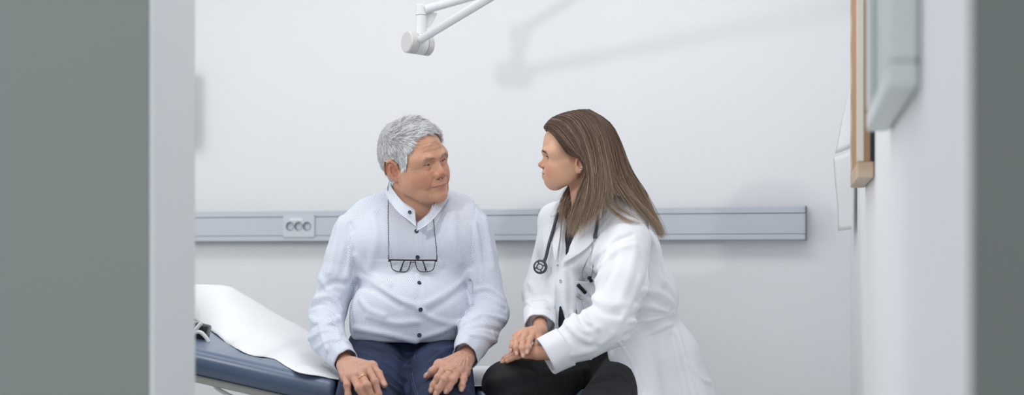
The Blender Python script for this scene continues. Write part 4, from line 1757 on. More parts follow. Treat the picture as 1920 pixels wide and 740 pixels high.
def make_hand(fs, wrist, fore, seed, base, up, thin=1.0, old=True, nailc=(214, 172, 156)):
    hvv = hand_vol(fs, wrist, fore, thin=thin)
    mc = [f['p'][0] for f in fs[1:]]
    if old:
        for q in mc:                                             # tendons and veins
            tp = np.array([wrist + (q - wrist) * t for t in (0.35, 0.6, 0.85)]) + up * 0.012
            hvv.put(crest(hvv.snap(tp), 0.0022, 0.0023), 0, 'bump')
        rr = np.random.default_rng(seed)
        for i in range(3):
            a = wrist + (mc[i] - wrist) * 0.25 + up * 0.014
            b = wrist + ((mc[i] + mc[i + 1]) / 2 - wrist) * 0.55 + up * 0.014
            c = wrist + ((mc[i] + mc[i + 1]) / 2 - wrist) * 0.95 + up * 0.012
            hvv.put(crest(hvv.snap(catmull([a, b, c], 4)), 0.0015, 0.0022), 0, 'bump')
        for i in range(5):                                       # skin creases across the back of the hand
            t = 0.30 + 0.1 * i
            a = wrist + (mc[0] - wrist) * t + up * 0.012
            c = wrist + (mc[3] - wrist) * t + up * 0.012
            b = (a + c) / 2 + rr.normal(size=3) * 0.004
            hvv.put(crest(hvv.snap(resample(catmull([a, b, c], 5), 12)), 0.0011, -0.0013), 0, 'bump')
    for f in fs:
        knuckle_marks(hvv, f, up)
    nls = []
    for f in fs:
        nl, c, M, r = nail(f['p'][-2], f['p'][-1], f['r'][-1], up)
        hvv.add(nl, 0.0006)
        nls.append((c, M, r))
    V, Q = biggest(*nets(hvv))
    V = smooth(V, Q, 1)
    b0, r0 = np.array(srgb(base[0])), np.array(srgb(base[1]))
    k = np.clip(0.25 + 0.22 * fbm(V * 1000, 0.06, seed), 0, 1)
    for f in fs:
        for j, p in enumerate(f['p']):
            k = np.maximum(k, 0.75 * np.exp(-(((V - p) ** 2).sum(1)) / (0.0095 ** 2)) * (0.9 if j else 0.7))
    C = b0 + (r0 - b0) * k[:, None]
    if old:
        sp = np.clip((fbm(V * 1000, 0.2, seed + 9, 2) - 0.55) * 4, 0, 1)
        C *= 1 - sp[:, None] * np.array([0.15, 0.22, 0.26])
    for c, M, r in nls:
        q = (V - c) @ M
        inn = (np.abs(q[:, 0]) < r * 0.66) & (np.abs(q[:, 1]) < r * 0.90) & (q[:, 2] > -0.0004)
        C[inn] = srgb(nailc)
    return V, Q, C, hvv
upM = unit(np.array([0, -0.75, 0.66]))
wrR = JV.pix([(657, 674)], 0.034)[0]
wrL = JV.pix([(871, 668)], 0.034)[0]
wR, wL = A2 + np.array([0.0, 0.0, -0.004]), B2 + np.array([0, 0, -0.004])
VR, QR, CRr, hvR = make_hand(handR, wR, AM + (A2 - AM) * 0.50, 5, SK_M, upM)
VL, QL, CLl, hvL = make_hand(handL, wL, BM + (B2 - BM) * 0.50, 8, SK_M, upM)

# ---- the rest of the body under the clothes, joined to head and hands in one skin
BV = Vol([P(560, 0, 3.7)[0], 3.0, 0.02], [P(970, 0, 3.7)[0], 3.9, 1.30], 0.008)
BV.add(ell(P(772, 575, 3.69), (0.145, 0.110, 0.12)))
BV.add(ell(P(776, 480, 3.715), (0.150, 0.095, 0.15)), 0.05)
BV.add(cone(P(700, 418, 3.74), 0.045, P(850, 410, 3.75), 0.045), 0.04)
BV.add(ell(P(768, 655, 3.71), (0.15, 0.12, 0.09)), 0.04)
BV.add(cone(toM((0, 2, -150)), 0.050, P(785, 440, 3.642), 0.055), 0.03)
nk0, nk1 = toM((0, 25, -200)), toM((0, 22, -260))
BV.add(cone(toM((0, 24, -190)), 0.056, P(775, 430, 3.735), 0.060), 0.03)
for a0, a1, am, a2 in ((A0, A1, AM, A2), (B0, B1, BM, B2)):
    BV.add(chain([a0, a1, am, am + (a2 - am) * 0.5], [0.045, 0.034, 0.030, 0.026], 0.01), 0.012)
for hp, kn, ft in ((hipR, kneeR, 1), (hipL, kneeL, -1)):
    an = kn + np.array([-0.01 * ft, 0.06, -0.50])
    BV.add(chain([hp, kn, an, an + np.array([0, -0.12, -0.02])], [0.078, 0.055, 0.036, 0.03], 0.02), 0.02)
BVv, BQ = biggest(*nets(BV))
nkc = toM((0, 24, -208))
nkd = unit(toM((0, 24, -170)) - nkc)
keep = ~(((BVv - nkc) @ nkd > -0.02) & (np.linalg.norm(BVv - nkc, axis=1) < 0.16))
for a1, a2 in ((AM, A2), (BM, B2)):
    c = a1 + (a2 - a1) * 0.30
    q_ = BVv - c
    al_ = q_ @ unit(a2 - a1)
    keep &= ~((al_ > 0) & (np.linalg.norm(q_ - al_[:, None] * unit(a2 - a1), axis=1) < 0.045) & (al_ < 0.10))
BVv, BQ = cut(BVv, BQ, keep)
bc = np.tile(np.array(srgb(SK_M[0])), (len(BVv), 1))
# trim the closed forearm ends of the hands so that the skins can join
def trim(V, Q, C, c, d):
    key = {tuple(np.round(p, 7)): i for i, p in enumerate(V)}
    V2, Q2 = cut(V, Q, (V - c) @ d > 0)
    idx = [key[tuple(np.round(p, 7))] for p in V2]
    return V2, Q2, C[idx]
pR = trim(VR, QR, CRr, AM + (A2 - AM) * 0.56, unit(A2 - AM))
pL = trim(VL, QL, CLl, BM + (B2 - BM) * 0.56, unit(B2 - BM))
hk = (HV[:, 2] > -212)
pH = trim(HW, HQ, HC, nkc, nkd)
body = weld_body('body', [(BVv, BQ, bc), pH, pR, pL], MAT['skin_man'], man)
for s in (-1, 1):
    exx, eyy = head_eye_points(HM)
    eyeball('eye', (s * exx, eyy, -0.5), MRm, MT, body, (0.34, -1, -0.10), (52, 58, 64))

# rings
f = handR[2]
for f, t, r_, w_, mt, nm in ((handR[2], 0.42, 0.0023, 1.7, 'gold', 'ring'), (handL[2], 0.38, 0.0016, 1.3, 'gold', 'ring'), (handL[3], 0.36, 0.0013, 1.0, 'gold', 'ring')):
    p = f['p'][0] + (f['p'][1] - f['p'][0]) * t
    ax = f['p'][1] - f['p'][0]
    V, Fc = ring_mesh(p, ax, 0.0113, r_ * 0.5, 0.7, 48, 10, w_ * 1.4)
    mesh_obj(nm, V, Fc, MAT[mt], man)

# ---- short grey hair, combed forward and across from the crown
hl = np.array([(-140, 80), (-92, 82), (-70, 86), (-58, 84), (-52, 68), (-48, 44), (-43, 18), (-34, -4), (-24, -10), (-15, 4), (-6, 16), (8, 20), (22, 12), (30, -6), (34, -36), (46, -58), (120, -66)], float)
def hair_w(V, wd=5.0, sh=0.0):
    z = np.interp(V[:, 1], hl[:, 0], hl[:, 1]) + 3.0 * fbm(V, 0.09, 4)
    return np.clip((V[:, 2] - z - sh) / wd + 0.5, 0, 1)
w0_ = hair_w(HV)
w0_[(np.abs(HV[:, 0]) > 72) & (HV[:, 1] > -16) & (HV[:, 1] < 40) & (HV[:, 2] < 28) & (HV[:, 2] > -48)] = 0
rg = np.random.default_rng(3)
nH = 15000
rt = surface_points(HV, HQ, w0_, nH, rg)
crown = np.array([18, 62, 104.0])
rel = rt - crown
topw = np.clip((rt[:, 2] - 45) / 45, 0, 1) * np.clip((70 - rt[:, 1]) / 60, 0, 1)
dt = np.stack([0.9 + 0 * rt[:, 0], -0.75 + 0 * rt[:, 0], 0 * rt[:, 0]], 1)            # top: forward and towards his left
ds_ = np.stack([0 * rt[:, 0], -0.35 - 0.004 * (rt[:, 1]), -1 + 0 * rt[:, 0]], 1)         # sides: down, a little forward
dk = rel / (np.linalg.norm(rel, axis=1, keepdims=True) + 1e-6)                        # back: away from the crown
bk = np.clip((rt[:, 1] - 35) / 30, 0, 1)[:, None]
dr = dt * topw[:, None] + ds_ * (1 - topw[:, None])
dr = dr * (1 - bk) + (dk * 0.8 + np.array([0, 0, -0.5])) * bk
sw = np.exp(-((rel ** 2).sum(1)) / 26 ** 2)[:, None]
dr = dr * (1 - sw) + sw * (dk + 0.8 * np.cross(dk, [0, 0, 1.0]))
cl = np.stack([fbm(rt, 0.10, 31), fbm(rt, 0.10, 32), fbm(rt, 0.10, 33)], 1)
dr = dr / np.linalg.norm(dr, axis=1, keepdims=True) + 0.42 * cl
ln = 18 + 20 * topw + 6 * rg.random(nH) + 6 * fbm(rt, 0.06, 8)
edge = hair_w(rt, 26, 12)
ln = ln * (0.55 + 0.45 * edge)
ln = np.where((rt[:, 2] < -25) & (rt[:, 1] > 20), ln * 0.6, ln)
lf = 0.42 + 0.30 * bk[:, 0] + 0.38 * topw + 0.25 * sw[:, 0] + 0.2 * cl[:, 0]
S = grow(hv, rt, dr, ln, 7, lf, 0.30, (0, 0, -0.03), 2.5, 0.20, rg)
# base coat so that no scalp shows
cap = Vol((-98, -120, -80), (98, 128, 145), 2.0)
cap.d = np.full(tuple(cap.n), 1e3, F32)
gx = np.stack(np.meshgrid(*cap.ax, indexing='ij'), -1).reshape(-1, 3)
base_d = hv.sample(gx)
far = np.any((gx < hv.lo + 2) | (gx > hv.lo + (hv.n - 1) * hv.h - 2), axis=1)
hw_ = hair_w(gx, 14, 4)
thick = 7.5 * hw_ + 5 * np.clip((gx[:, 2] - 60) / 50, 0, 1) * hw_ + 1.2 * fbm(gx, 0.12, 5) * hw_ - 2.5 + 3.5 * hw_ * np.clip((gx[:, 1] - 30) / 40, 0, 1)
earz = (np.abs(gx[:, 0]) > 70) & (gx[:, 1] > -18) & (gx[:, 1] < 44) & (gx[:, 2] < 30)
thick = np.where(earz, -6, thick)
cap.d = (base_d - thick).astype(F32).reshape(tuple(cap.n))
cap.d[np.reshape(far, tuple(cap.n))] = 50
CV, CQ = biggest(*nets(cap))
CV = smooth(CV, CQ, 2)
def grey(p, rng, n):
    dark = np.clip(0.20 + 0.22 * np.clip((p[:, 2] - 70) / 40, 0, 1) + 0.12 * np.clip((p[:, 1] - 30) / 50, 0, 1) + 0.25 * fbm(p, 0.08, 12) + 0.28 * rng.normal(size=n) - 0.28 * np.clip((-p[:, 1]) / 60, 0, 1), 0, 1)
    return np.array(srgb(240, 242, 246)) * (1 - dark[:, None]) + np.array(srgb(128, 128, 130)) * dark[:, None]
V1, F1, C1 = tubes_mesh(S @ MRm.T + MT, (np.array([0.55, 0.6, 0.6, 0.55, 0.48, 0.36, 0.15]) * 0.001)[None] * (0.7 + 0.6 * rg.random((nH, 1))), 3, grey(rt, rg, nH))
capc = np.array(srgb(160, 161, 164)) * (1 + 0.25 * fbm(CV, 0.25, 6)[:, None])
Vh = np.vstack([CV @ MRm.T + MT, V1])
Fh = np.vstack([CQ, F1 + len(CV)])
Ch = np.vstack([capc, C1])
mesh_obj('hair', Vh, Fh, MAT['hair'], man, col=Ch)
for s in (-1, 1):
    BR = brow_hairs(hv, [(s * 13, -100, 14), (s * 24, -98, 18), (s * 38, -90, 19), (s * 50, -78, 12)], (70 if s < 0 else 150), 7.0, rg, 0.25, 2.2)
    cb = np.array(srgb(186, 172, 158)) * (0.6 + 0.5 * rg.random((len(BR), 1)))
    V1, F1, C1 = tubes_mesh(BR @ MRm.T + MT, (np.array([0.24, 0.24, 0.2, 0.15, 0.08]) * 0.001)[None] * np.ones((len(BR), 1)), 3, cb)
    mesh_obj('eyebrow', V1, F1, MAT['hair'], man, col=C1)
# ================================================================== the seated woman
wom = thing('person', 'woman with long brown hair in a white coat sitting sideways with folded hands', 'person', [P(1195, 700, 3.7)[0], 3.7, 0.62])

def patch(vol, ea, eb, off, th, name, mat, parent, n=40, rows=16, pw=1.0):
    """cloth panel lying on a surface: lofted between two pixel polylines, projected, with thickness. off: metres or f(u, v)"""
    A = resample(catmull(ea, 8), n)
    B = resample(catmull(eb, 8), n)
    vv = np.linspace(0, 1, rows)
    G2 = A[:, None, :] * (1 - vv[None, :, None]) + B[:, None, :] * vv[None, :, None]
    uu = np.linspace(0, 1, n)
    O = off(uu[:, None] + 0 * vv[None], vv[None] + 0 * uu[:, None]) if callable(off) else np.full((n, rows), off)
    pts = vol.pix(G2.reshape(-1, 2), 0.0).reshape(n, rows, 3)
    # fill misses from neighbours in depth
    Yv = pts[:, :, 1]
    bad = np.isnan(Yv)
    if bad.any():
        for _ in range(60):
            if not bad.any():
                break
            Z = np.where(bad, 0, Yv)
            Wt = (~bad).astype(float)
            s = np.zeros_like(Z)
            w = np.zeros_like(Z)
            for ax, d in ((0, 1), (0, -1), (1, 1), (1, -1)):
                zz = np.roll(Z * Wt, d, ax)
                ww = np.roll(Wt, d, ax)
                if ax == 0:
                    zz[0 if d == 1 else -1] = 0
                    ww[0 if d == 1 else -1] = 0
                else:
                    zz[:, 0 if d == 1 else -1] = 0
                    ww[:, 0 if d == 1 else -1] = 0
                s += zz
                w += ww
            new = bad & (w > 0)
            Yv = np.where(new, s / np.maximum(w, 1e-9), Yv)
            bad = bad & ~new
    # smooth the depth a little so that the cloth spans small hollows
    for _ in range(3):
        Yp = np.pad(Yv, 1, mode='edge')
        Yv = 0.5 * Yv + 0.125 * (Yp[:-2, 1:-1] + Yp[2:, 1:-1] + Yp[1:-1, :-2] + Yp[1:-1, 2:])
    W = np.stack([P(G2[i, j, 0], G2[i, j, 1], Yv[i, j]) for i in range(n) for j in range(rows)]).reshape(n, rows, 3)
    g = vol.grad(W.reshape(-1, 3)).reshape(n, rows, 3)
    top = W + g * (O + th)[:, :, None]
    bot = W + g * O[:, :, None]
    V = np.concatenate([top.reshape(-1, 3), bot.reshape(-1, 3)])
    q = n * rows
    Fc = []
    for i in range(n - 1):
        for j in range(rows - 1):
            a = i * rows + j
            Fc.append((a, a + 1, a + rows + 1, a + rows))
            Fc.append((q + a, q + a + rows, q + a + rows + 1, q + a + 1))
    rim = [i * rows for i in range(n)] + [(n - 1) * rows + j for j in range(1, rows)] + [i * rows + rows - 1 for i in range(n - 2, -1, -1)] + [j for j in range(rows - 2, 0, -1)]
    for a, b in zip(rim, rim[1:] + rim[:1]):
        Fc.append((a, b, q + b, q + a))
    o = mesh_obj(name, V, Fc, MAT[mat], parent)
    return o, W + g * O[:, :, None]

# ---- black trousers
kneeF, kneeN = P(951, 723, 3.43), P(1078, 835, 3.22)
hpF, hpN = P(1160, 688, 3.80), P(1196, 690, 3.66)
TV = Vol([P(890, 0, 3.4)[0], 3.05, 0.02], [P(1320, 0, 3.8)[0], 3.98, 0.83], 0.0036)
TV.add(ell(P(1196, 672, 3.74), (0.14, 0.155, 0.11)))
for hp, kn, dx in ((hpF, kneeF, -0.02), (hpN, kneeN, -0.01)):
    an = np.array([kn[0] + dx + 0.05, kn[1] + 0.05, 0.10])
    TV.add(chain([hp, kn], [0.088, 0.066], 0), 0.03)
    TV.add(chain([kn, kn + (an - kn) * 0.35, an], [0.062, 0.056, 0.042], 0.02), 0.02)
for pts, w_, am in (([(915, 715), (960, 705), (1010, 700)], .008, .004), ([(930, 735), (980, 720), (1030, 705)], .008, -.003), ([(1000, 690), (1050, 700), (1100, 690)], .008, .004),
                    ([(1090, 690), (1096, 715), (1085, 742)], .006, -.004), ([(950, 748), (1000, 735), (1060, 735)], .007, .003)):
    c_ = crest(TV.pix(resample(catmull(pts, 6), 12)), w_, am)
    if c_:
        TV.put(c_, 0, 'bump')
V, Q = biggest(*nets(TV))
V = smooth(V, Q, 2)
V += 0.0012 * fbm(V, 26, 15)[:, None] * TV.grad(V)
mesh_obj('trousers', V, Q, MAT['black_cloth'], wom)

# ---- white coat
FW = unit(np.array([-0.80, -0.60, 0]))                  # the way her chest faces
LW = np.array([0.60, -0.80, 0])                         # towards her left
def torso(v, g):
    """g: amount added to the radii (0 coat, negative = clothes beneath)"""
    v.add(cone(P(1112, 452, 3.69), 0.150 + g, P(1160, 560, 3.71), 0.152 + g, FW, 0.70))
    v.add(cone(P(1160, 560, 3.71), 0.152 + g, P(1192, 660, 3.74), 0.150 + g, FW, 0.80), 0.03)
    shN, shF = P(1108, 418, 3.69) + LW * 0.150, P(1104, 412, 3.69) - LW * 0.150
    v.add(cone(shN, 0.058 + g, shF, 0.056 + g), 0.05)
    v.add(cone(P(1098, 395, 3.68), 0.058 + g, P(1110, 430, 3.69), 0.080 + g), 0.04)
    v.add(ell(P(1088, 470, 3.62) + LW * 0.04, np.array([0.070, 0.075, 0.065]) + g), 0.045)
    v.add(chain([P(1064, 470, 3.665), P(1060, 540, 3.645), P(1064, 618, 3.625)], np.array([0.058, 0.054, 0.050]) + g, 0.02), 0.045)
    v.add(ell(P(1190, 478, 3.76), np.array([0.080, 0.095, 0.090]) + g), 0.05)
    v.add(ell(P(1066, 468, 3.70) - LW * 0.03, np.array([0.070, 0.075, 0.065]) + g), 0.045)
CV_ = Vol([P(965, 0, 3.5)[0], 3.10, 0.50], [P(1355, 0, 3.9)[0], 3.99, CAMZ + (HOR - 365) * 3.7 / FPX], 0.0030)
torso(CV_, 0.0)
CV_.add(ell(P(1222, 548, 3.74), (0.080, 0.10, 0.075), roty(0.5)), 0.05)                 # blouson of the back over the belt
# skirt of the coat, spread over the couch
SKV = Vol(CV_.lo, CV_.lo + CV_.h * (CV_.n - 1), CV_.h)
SKV.add(chain([P(1202, 618, 3.74), P(1222, 680, 3.73), P(1246, 800, 3.72)], [0.112, 0.140, 0.176], 0.02))
SKV.add(cone(P(1180, 640, 3.60), 0.06, P(1190, 800, 3.48), 0.10), 0.05)
SKV.add(cone(P(1262, 650, 3.66), 0.03, P(1308, 745, 3.62), 0.024), 0.03)
SKV.sub(cone(P(1060, 600, 3.36), 0.055, P(1098, 850, 3.24), 0.125), 0.01)               # the skirt parts over the thighs
SKV.sub(ell(P(1030, 700, 3.60), (0.17, 0.35, 0.17)), 0.01)
CV_.d = smin(CV_.d, SKV.d, F32(0.012))
base0 = Vol(CV_.lo, CV_.lo + CV_.h * (CV_.n - 1), CV_.h)
base0.d = CV_.d.copy()
# sleeves
sN, eN, cN, wN = P(1176, 452, 3.53), P(1143, 605, 3.40), P(1047, 657, 3.375), P(1008, 664, 3.375)
sF, eF, wF = P(1046, 432, 3.80), P(1013, 548, 3.745), P(1012, 612, 3.535)
CV_.add(cone(P(1160, 440, 3.58), 0.06, sN + (eN - sN) * 0.25, 0.066), 0.05)
CV_.add(chain([sN, P(1167, 528, 3.457), eN, eN + (cN - eN) * 0.5, cN + (eN - cN) * 0.10], [0.066, 0.062, 0.061, 0.054, 0.048], 0.03), 0.012)
CV_.add(chain([sF, eF, eF + (wF - eF) * 0.75], [0.055, 0.050, 0.043], 0.02), 0.02)
WF = [
    # near sleeve
    ([(1105, 552), (1125, 565), (1150, 572), (1170, 570)], .008, .006), ([(1102, 565), (1130, 585), (1160, 590)], .008, -.005),
    ([(1092, 575), (1100, 600), (1120, 615)], .007, .006), ([(1075, 590), (1085, 612), (1100, 622)], .007, .006), ([(1082, 585), (1095, 606), (1110, 612)], .006, -.005),
    ([(1060, 600), (1080, 625), (1105, 640)], .007, .005), ([(1060, 620), (1085, 645), (1120, 650)], .008, -.004), ([(1075, 665), (1110, 655), (1150, 625)], .008, .004),
    ([(1140, 470), (1130, 505), (1112, 540)], .010, .005), ([(1160, 450), (1150, 500), (1125, 545)], .010, -.004), ([(1190, 470), (1180, 520), (1165, 560)], .012, .004),
    ([(1130, 440), (1118, 470), (1110, 500)], .008, .005), ([(1200, 520), (1185, 560), (1165, 600)], .009, .003),
    ([(1110, 500), (1128, 476), (1152, 454), (1184, 440)], .005, -.006), ([(1118, 508), (1138, 486), (1162, 466), (1192, 458)], .007, .004),
    # back and waist
    ([(1215, 480), (1214, 510), (1208, 535)], .005, -.005), ([(1217, 500), (1216, 530), (1202, 562)], .006, .006),
    ([(1205, 545), (1235, 548), (1262, 570), (1262, 585)], .007, .007), ([(1200, 560), (1225, 562), (1250, 575)], .006, -.006),
    ([(1190, 575), (1220, 575), (1252, 586)], .006, .006), ([(1185, 592), (1220, 588), (1255, 590)], .006, -.006), ([(1180, 603), (1215, 600), (1258, 592)], .005, .005),
    ([(1225, 460), (1235, 500), (1240, 530)], .012, .005), ([(1240, 520), (1260, 545), (1268, 570)], .010, .004),
    ([(1172, 630), (1215, 611), (1250, 598), (1272, 593)], .006, -.011), ([(1180, 640), (1215, 625), (1262, 606)], .003, .003), ([(1172, 646), (1215, 632), (1264, 613)], .002, -.002),
    ([(1160, 640), (1185, 680), (1200, 740)], .003, .004), ([(1165, 640), (1191, 680), (1206, 742)], .003, -.004),
    ([(1270, 625), (1285, 680), (1300, 740)], .008, .006), ([(1262, 630), (1276, 690), (1286, 742)], .008, -.006), ([(1240, 640), (1255, 700), (1262, 742)], .010, .003),
    ([(1290, 680), (1315, 710), (1332, 716)], .006, .005),
    # front
    ([(1075, 500), (1080, 540), (1075, 590)], .010, .005), ([(1095, 505), (1100, 540), (1092, 580)], .010, -.004), ([(1060, 510), (1060, 550), (1062, 600)], .008, .003),
    # far sleeve
    ([(992, 530), (1010, 545), (1025, 545)], .006, .005), ([(988, 545), (1005, 560), (1022, 562)], .006, -.005), ([(988, 565), (1005, 578), (1022, 578)], .006, .005),
    ([(990, 590), (1008, 596), (1025, 592)], .006, .004), ([(1022, 450), (1020, 490), (1010, 520)], .008, .004)]
for pts, w_, am in WF:
    c_ = crest(CV_.pix(resample(catmull(pts, 6), 16)), w_ * 0.8, am * 1.45)
    if c_:
        CV_.put(c_, 0, 'bump')
for pts, w_, am in (([(1150, 395), (1185, 420), (1208, 455), (1215, 490)], .002, -.002),):
    c_ = crest(CV_.pix(resample(catmull(pts, 6), 16)), w_, am)
    if c_:
        CV_.put(c_, 0, 'bump')
# front opening: shows the dark top beneath
base = Vol(CV_.lo, CV_.lo + CV_.h * (CV_.n - 1), CV_.h)
base.d = CV_.d.copy()
op = resample(catmull([(1076, 392), (1072, 418), (1063, 450), (1053, 489)], 6), 12)
CV_.sub(chain(base0.pixf(op), np.interp(np.linspace(0, 1, 12), [0, .3, .7, 1], [0.036, 0.032, 0.026, 0.008]), 0.004), 0.002)
op2 = resample(catmull([(1043, 530), (1046, 560), (1049, 590), (1052, 615)], 6), 12)
CV_.sub(chain(base0.pixf(op2), np.interp(np.linspace(0, 1, 12), [0, .5, 1], [0.003, 0.011, 0.017]), 0.004), 0.002)
op3 = base0.pixf(resample([(1053, 486), (1047, 505), (1043, 530)], 10))
c_ = crest(op3, 0.0022, -0.006)
if c_:
    CV_.put(c_, 0, 'bump')
CV_.sub(cone(P(1094, 388, 3.655), 0.060, P(1080, 330, 3.62), 0.075), 0.008)              # neck opening
V, Q = biggest(*nets(CV_))
V = smooth(V, Q, 2)
V += 0.0011 * fbm(V, 20, 19)[:, None] * CV_.grad(V)
coat = mesh_obj('coat', V, Q, MAT['coat'], wom)
NV = Vol(CV_.lo, CV_.lo + CV_.h * (CV_.n - 1), 0.005)
torso(NV, -0.011)
NV.sub(cone(P(1092, 380, 3.655), 0.050, P(1080, 330, 3.62), 0.07), 0.008)
V, Q = biggest(*nets(NV))
mesh_obj('top', smooth(V, Q, 2), Q, MAT['navy_cloth'], wom)

# lapels and collar: separate folded panels
lift = lambda a, b: (lambda u, v: a + (b - a) * np.sin(np.clip(v, 0, 1) * 1.57) + 0.0015 * np.sin(u * 9))
patch(base0, [(1100, 398), (1095, 425), (1081, 455), (1057, 490)], [(1124, 408), (1121, 440), (1098, 468), (1056, 494)], lift(0.004, 0.009), 0.0024, 'lapel', 'coat', coat)
patch(base0, [(1060, 392), (1055, 415), (1052, 445), (1048, 488)], [(1046, 398), (1037, 425), (1039, 452), (1047, 490)], lift(0.004, 0.009), 0.0024, 'lapel', 'coat', coat)
patch(base0, [(1074, 376), (1068, 386), (1064, 396)], [(1052, 384), (1045, 398), (1040, 410)], lift(0.006, 0.012), 0.0024, 'collar', 'coat', coat, 24, 12)
patch(base0, [(1098, 380), (1095, 392), (1091, 402)], [(1136, 396), (1132, 408), (1124, 416)], lift(0.006, 0.014), 0.0024, 'collar', 'coat', coat, 24, 12)
# breast pocket
patch(base0, [(1076, 526), (1078, 560), (1082, 592)], [(1121, 520), (1116, 552), (1108, 590)], lambda u, v: 0.003 + 0.006 * (1 - u) ** 2 * np.sin(v * 3.14), 0.002, 'pocket', 'coat', coat, 30, 20)

# cuffs
cuff(cN + (eN - cN) * 0.14, cN + (cN - eN) * 0.24, 0.0555, 0.0530, 0.86, 'cuff', 'coat', coat, 0.0035, wob=0.0022, seed=2)
cuff(eF + (wF - eF) * 0.62, eF + (wF - eF) * 1.02, 0.0470, 0.0440, 0.92, 'cuff', 'coat', coat, 0.003, wob=0.0015, seed=5)
# press studs
for px, py, r_ in ((1046, 497, .0030), (1051, 527, .0046), (1029.5, 581, .0030), (1107, 673, .0046), (1150, 714, .0046)):
    c = base.pix([(px, py)])[0]
    if np.isnan(c).any():
        continue
    nrm = base.grad(c)[0]
    MB().lathe([(r_ * 0.55, 0.0002), (r_ * 0.62, 0.0014), (r_ * 0.85, 0.0016), (r_, 0.0008), (r_, -0.0005)], c + nrm * 0.0006, nrm, 20).build('press_stud', MAT['silver'], coat, True, 50)

# ---- head
WM = WOMAN_HEAD
wv = build_head(WM)
WVt, WQ = biggest(*nets(wv))
WVt = smooth(WVt, WQ, 2)
WC = skin_colour(WVt, (214, 168, 140), (198, 132, 108), WM, 33, 0.0)
lm_ = lips_mask(WVt, WM)[:, None] * 0.8
WC = WC * (1 - lm_) + lm_ * np.array(srgb(184, 116, 108))
k_l = mouth_line(WVt, WM)[:, None] * 0.7
WC = WC * (1 - k_l) + k_l * np.array(srgb(112, 62, 56))
WRm = rotz(R(-86)) @ roty(R(2)) @ rotx(R(3)) * 0.00094
WT = P(1079, 293, 3.60)
WW = WVt @ WRm.T + WT
def toW(p):
    return np.asarray(p, float) @ WRm.T + WT

# ---- hands folded on the far knee
SK_W = ((212, 168, 142), (200, 136, 114))
rw_ = np.array([0.0084, 0.0079, 0.0073, 0.0062])
def fex(pts, r):
    return dict(p=np.array([P(*q) for q in pts]), r=np.asarray(r))
topH = [fex([(1008, 636, 3.43), (1006, 648, 3.405), (1003, 658, 3.39)], [0.0100, 0.0090, 0.0072]),
        fex([(1000, 625, 3.435), (993, 637, 3.388), (991, 650, 3.366), (989, 660, 3.360)], rw_),
        fex([(988, 622, 3.440), (980, 637, 3.384), (979.5, 653, 3.362), (981, 666, 3.357)], rw_ * 1.02),
        fex([(977, 625, 3.445), (968.5, 637, 3.394), (967.5, 651, 3.372), (969, 662.5, 3.367)], rw_),
        fex([(969, 630, 3.450), (962, 639, 3.404), (959.5, 648.5, 3.388), (958.5, 657, 3.384)], rw_ * 0.9)]
botH = [fex([(990, 652, 3.45), (975, 655, 3.47), (962, 662, 3.475)], [0.0100, 0.0088, 0.0072]),
        fex([(982, 656, 3.440), (963, 662, 3.447), (950, 669, 3.450), (942, 677, 3.452)], rw_),
        fex([(982, 658, 3.422), (961, 664, 3.428), (947, 671, 3.430), (939, 681, 3.430)], rw_),
        fex([(983, 661, 3.404), (964, 666, 3.408), (951, 672, 3.410), (943, 679, 3.411)], rw_),
        fex([(986, 664, 3.388), (970, 668, 3.390), (959, 672, 3.392), (951, 677, 3.394)], rw_ * 0.9)]
wrT = P(1013, 619, 3.492)
T1 = make_hand(topH, wrT, eF + (wF - eF) * 0.80, 51, SK_W, unit(np.array([-0.2, -0.70, 0.68])), 0.82, False, (226, 190, 176))
wrB = P(1011, 661, 3.385)
T2 = make_hand(botH, wrB, P(1036, 660, 3.375), 52, SK_W, unit(np.array([-0.1, -0.2, 0.97])), 0.80, False, (226, 190, 176))

# ---- body under the clothes
BW_ = Vol([P(900, 0, 3.4)[0], 3.0, 0.02], [P(1330, 0, 3.8)[0], 3.98, 1.24], 0.008)
torso(BW_, -0.028)
BW_.add(ell(P(1196, 672, 3.74), (0.115, 0.13, 0.085)), 0.03)
BW_.add(cone(toW((0, 24, -170)), 0.044, P(1102, 425, 3.69), 0.052), 0.03)
BW_.add(chain([sN, eN, eN + (cN - eN) * 0.75], [0.042, 0.034, 0.026], 0.01), 0.02)
BW_.add(chain([sF, eF, eF + (wF - eF) * 0.65], [0.042, 0.034, 0.026], 0.01), 0.02)
for hp, kn, dx in ((hpF, kneeF, -0.02), (hpN, kneeN, -0.01)):
    an = np.array([kn[0] + dx + 0.05, kn[1] + 0.05, 0.07])
    BW_.add(chain([hp, kn, an, an + np.array([-0.09, -0.07, -0.02])], [0.068, 0.046, 0.030, 0.026], 0.02), 0.02)
BV2, BQ2 = biggest(*nets(BW_))
nkc = toW((0, 25, -175))
nkd = unit(toW((0, 25, -120)) - nkc)
keep = ~(((BV2 - nkc) @ nkd > -0.02) & (np.linalg.norm(BV2 - nkc, axis=1) < 0.16))
for a1, a2, t in ((eN, cN, 0.68), (eF, wF, 0.58)):
    q_ = BV2 - (a1 + (a2 - a1) * t)
    al_ = q_ @ unit(a2 - a1)
    keep &= ~((al_ > 0) & (np.linalg.norm(q_ - al_[:, None] * unit(a2 - a1), axis=1) < 0.045) & (al_ < 0.10))
BV2, BQ2 = cut(BV2, BQ2, keep)
bc = np.tile(np.array(srgb(SK_W[0])), (len(BV2), 1))
d_ = unit(wrB - P(1036, 660, 3.375))
pB = trim(T2[0], T2[1], T2[2], P(1036, 660, 3.375) + d_ * 0.004, d_)
d_ = unit(wrT - (eF + (wF - eF) * 0.80))
pT = trim(T1[0], T1[1], T1[2], eF + (wF - eF) * 0.80 + d_ * 0.004, d_)
pH = trim(WW, WQ, WC, nkc, nkd)
